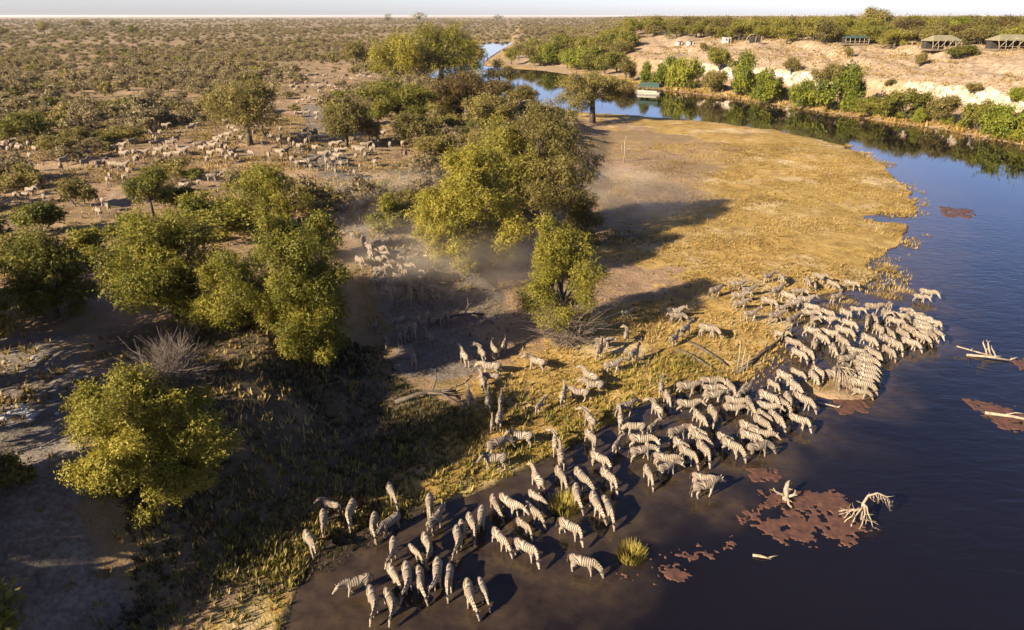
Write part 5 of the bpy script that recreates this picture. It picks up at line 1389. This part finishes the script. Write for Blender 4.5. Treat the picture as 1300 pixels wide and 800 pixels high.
water_tuft(1066, 386, 3.4, .5, 320, 'flooded grass clump behind the upper rank of zebras', 'grass', 6)

# pale rubble on the shaded bank
g = np.random.default_rng(19)
rocks = []
for k in range(4):
    V, F = tube([(0, 0, -.5), (0, 0, -.2), (0, 0, .25), (0, 0, .42)], np.array([.3, .5, .42, .15]), 8)
    V = V * (1 + (g.random((len(V), 1)) - .5) * .5); rocks.append(mesh_np('stone', V, F, M['stone'], False))
for k in range(46):
    big = k < 8
    px, py = (g.normal(20, 22), g.normal(522, 9)) if k < 22 else (g.uniform(0, 120), g.uniform(450, 600))
    x, y, z = hit(px, py)
    s = g.uniform(.5, .9) if big else g.uniform(.16, .4)
    o = obj('stone', rocks[k % 4]); o.location = (x, y, z); o.scale = (s, s * g.uniform(.7, 1.2), s * .5); o.rotation_euler = (0, 0, g.uniform(0, 6))
    tag(o, f'{"large" if big else "small"} pale broken stone on the shaded bank by the picture edge', 'stone', f'{"large" if big else "small"} stones on the shaded bank')

# ------------------------------------------------------------------ houseboat, huts, tents on the far bank
x, y, z = hit(825, 119, 0, sea=0.0)
r = empty('houseboat', (x, y, 0), -.55)
for s in (-1, 1):
    mb = MB(); mb.tube([(-4.2, s * 1.25, .12), (-3.6, s * 1.25, .14), (3.6, s * 1.25, .14), (4.3, s * 1.25, .3)], np.array([.15, .36, .36, .12]), 10); mb.build('pontoon', M['boat_paint'], r, True)
MB().box((0, 0, .55), (8.2, 3.4, .14)).build('deck', M['boat_paint'], r)
MB().box((-.4, -1.68, .90), (7.0, .07, .56)).build('side_panel', M['boat_paint'], r)
MB().box((-.4, 1.68, .90), (7.0, .07, .56)).build('side_panel', M['boat_paint'], r)
MB().box((-3.95, 0, .90), (.07, 3.3, .56)).build('end_panel', M['boat_paint'], r)
for sx in (-3.6, -1.2, 1.2, 3.4):
    for sy in (-1.55, 1.55): MB().box((sx, sy, 1.62), (.09, .09, 2.0)).build('post', M['dead_dark'], r)
rf = MB(); V = np.array([(-4.0, -1.9, 2.62), (3.9, -1.9, 2.62), (3.9, 1.9, 2.62), (-4.0, 1.9, 2.62), (-3.0, 0, 3.75), (2.9, 0, 3.75), (-4.0, -1.9, 2.3), (3.9, -1.9, 2.3), (3.9, 1.9, 2.3), (-4.0, 1.9, 2.3)])
rf.add(V, [(0, 1, 5, 4), (2, 3, 4, 5), (0, 4, 3, 3), (1, 2, 5, 5), (6, 7, 1, 0), (7, 8, 2, 1), (8, 9, 3, 2), (9, 6, 0, 3), (9, 8, 7, 6)]); rf.build('roof', M['canvas_green'], r)
for k in range(3): MB().box((-2.2 + k * 1.7, 0, .95), (.55, 1.9, .5)).build('bench', M['dead_dark'], r)
MB().box((4.0, 0, .8), (.35, .5, 1.0)).build('outboard_motor', M['dark_inside'], r)
tag(r, 'pontoon houseboat with green roof moored at the far bank', 'boat')

def tent(px, py, wpx, yaw, roofmat, label, long=False, seed=1):
    x, y, z = hit(px, py); ax = y * cp + (CAM_H - z) * sp_; w = wpx / FPX * ax
    r = empty('safari_tent', (x, y, z - .1), yaw); g = np.random.default_rng(seed)
    d = w * (.6 if not long else .45); h = 2.6 if not long else 2.0; rg = 1.6 if not long else .8
    MB().box((0, 0, .1), (w * 1.02, d * 1.02, .5)).build('deck', M['thatch'], r)
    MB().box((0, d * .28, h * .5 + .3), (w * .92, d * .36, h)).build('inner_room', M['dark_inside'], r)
    V = np.array([(-w / 2, -d / 2, h + .3), (w / 2, -d / 2, h + .3), (w / 2, d / 2, h + .3), (-w / 2, d / 2, h + .3), (-w * .3, 0, h + rg + .3), (w * .3, 0, h + rg + .3),
                  (-w / 2, -d / 2, h + .15), (w / 2, -d / 2, h + .15), (w / 2, d / 2, h + .15), (-w / 2, d / 2, h + .15)])
    MB().add(V, [(0, 1, 5, 4), (2, 3, 4, 5), (0, 4, 3, 3), (1, 2, 5, 5), (6, 7, 1, 0), (7, 8, 2, 1), (8, 9, 3, 2), (9, 6, 0, 3), (9, 8, 7, 6)]).build('roof', M[roofmat], r)
    n = 6
    for k in range(n):
        xx = -w / 2 + .2 + (w - .4) * k / (n - 1)
        mb = MB(); mb.tube([(xx + g.normal() * .1, -d * .52, 0), (xx, -d * .50, h * .6), (xx + g.normal() * .12, -d * .46, h + .3)], np.array([.13, .11, .09]), 6); mb.build('pole', M['dead'], r, True)
    if not long:
        for k in range(4):
            xx = -w * .36 + w * .24 * k
            mb = MB(); mb.tube([(xx - w * .1, -d * .53, 1.0), (xx, -d * .56, h * .95), (xx + w * .1, -d * .53, h + .9)], np.array([.10, .09, .08]), 6); mb.build('brace', M['dead'], r, True)
    MB().box((0, -d * .51, 1.1), (w * .95, .08, .1)).build('railing', M['dead'], r)
    return tag(r, label, 'tent')
tent(1085, 56, 30, -.05, 'canvas_green', 'long low dark-green tent with pale posts on the far bank', True, 1)
tent(1193, 63, 40, .12, 'canvas_tan', 'tan-roofed safari tent behind crooked poles, between two green bushes', False, 2)
tent(1279, 63, 46, .05, 'canvas_tan', 'tan-roofed safari tent behind crooked poles at the picture edge', False, 3)
x, y, z = hit(922, 55)
r = empty('hut', (x, y, z), .2)
MB().box((0, 0, 1.15), (3.0, 2.6, 2.3)).build('wall', M['pale_wall'], r); MB().box((0, 0, 2.36), (3.3, 2.9, .14)).build('roof', M['pale_wall'], r)
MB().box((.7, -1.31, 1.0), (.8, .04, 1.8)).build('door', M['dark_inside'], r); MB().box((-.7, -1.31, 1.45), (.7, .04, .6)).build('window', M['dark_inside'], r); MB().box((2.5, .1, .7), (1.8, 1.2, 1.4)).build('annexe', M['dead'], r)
tag(r, 'small whitish hut at the top of the far slope', 'hut')
x, y, z = hit(956, 55)
r = empty('arched_frame', (x, y, z), .1)
t = np.linspace(0, math.pi * .62, 9)
mb = MB(); mb.tube(np.stack([-3.2 + 5 * (1 - np.cos(t)) * .55, t * 0, .2 + 3.3 * np.sin(t)], 1), np.full(9, .16), 7); mb.build('arch', M['dead'], r, True)
for xx in (1.0, 3.3): mb = MB(); mb.tube([(xx, 0, -.2), (xx + .05, 0, 2.4)], np.array([.13, .10]), 7); mb.build('post', M['dead'], r, True)
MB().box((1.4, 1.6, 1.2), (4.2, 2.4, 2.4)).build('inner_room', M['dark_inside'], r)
tag(r, 'pale arched timber frame of a shelter on the far bank', 'shelter')
for k, (px, dx) in enumerate(((862, 0), (876, 0))):
    x, y, z = hit(px, 58)
    r = empty('hut', (x, y, z), .3)
    MB().box((0, 0, .9), (2.4, 2.0, 1.8)).build('wall', M['pale_wall'], r); MB().box((0, 0, 1.86), (2.7, 2.3, .12)).build('roof', M['canvas_green'], r); MB().box((0, -1.01, .8), (.7, .03, 1.5)).build('door', M['dark_inside'], r)
    tag(r, ('low pale cabin half hidden by trees, first from the houseboat' if k == 0 else 'low pale cabin under trees, between the first cabin and the whitish hut'), 'hut')
# ------------------------------------------------------------------ dust kicked up by the herd, and the air over the plain
def dust_cloud(px, py, up, size, dens, label):
    x, y, z = hit(px, py)
    V, F = tube([(0, 0, -1), (0, 0, -.92), (0, 0, -.7), (0, 0, -.38), (0, 0, 0), (0, 0, .38), (0, 0, .7), (0, 0, .92), (0, 0, 1)], np.array([.02, .39, .71, .92, 1, .92, .71, .39, .02]), 18)
    m = bpy.data.materials.new('dust'); m.use_nodes = True; nt = m.node_tree
    nt.nodes.remove(nt.nodes['Principled BSDF'])
    v = N(nt, 'ShaderNodeVolumePrincipled'); v.inputs['Color'].default_value = (.86, .74, .60, 1); v.inputs['Anisotropy'].default_value = .25
    co = objco(nt)
    ln = N(nt, 'ShaderNodeVectorMath', operation='LENGTH'); L(nt, co, ln.inputs[0])
    fall = maprange(nt, ln.outputs['Value'], 1.0, .1, 0.0, 1.0)
    nz = maprange(nt, noise(nt, 1.9, 4, .6, co, .6), .40, .72, 0.05, 1.0)
    L(nt, maths(nt, 'MULTIPLY', maths(nt, 'MULTIPLY', fall, nz), dens), v.inputs['Density'])
    L(nt, v.outputs[0], nt.nodes['Material Output'].inputs['Volume'])
    o = obj('dust_cloud', mesh_np('dust_cloud', V, F, m, True)); o.location = (x, y, z + up); o.scale = size
    tag(o, label, 'dust', None, 'stuff')
dust_cloud(520, 330, 1.0, (14, 12, 3.8), .15, 'thin dust over the crowded gully')
dust_cloud(500, 262, 1.2, (13, 12, 3.6), .14, 'dust drifting at the gully head')
dust_cloud(800, 262, 1.4, (14, 18, 5.0), .14, 'dust hanging behind the grove over the meadow edge')
dust_cloud(620, 350, .8, (12, 8, 3.4), .13, 'dust at the foot of the grove')

hz = bpy.data.materials.new('haze'); hz.use_nodes = True
hz.node_tree.nodes.remove(hz.node_tree.nodes['Principled BSDF'])
hv = N(hz.node_tree, 'ShaderNodeVolumePrincipled'); hv.inputs['Color'].default_value = (.93, .93, .95, 1); hv.inputs['Density'].default_value = 2.8e-5; hv.inputs['Anisotropy'].default_value = .2
L(hz.node_tree, hv.outputs[0], hz.node_tree.nodes['Material Output'].inputs['Volume'])
hb = MB().box((0, 20000, 14.5), (84000, 44000, 35.5))
tag(hb.build('haze', hz), 'thin warm haze over the plain', 'haze', None, 'stuff')
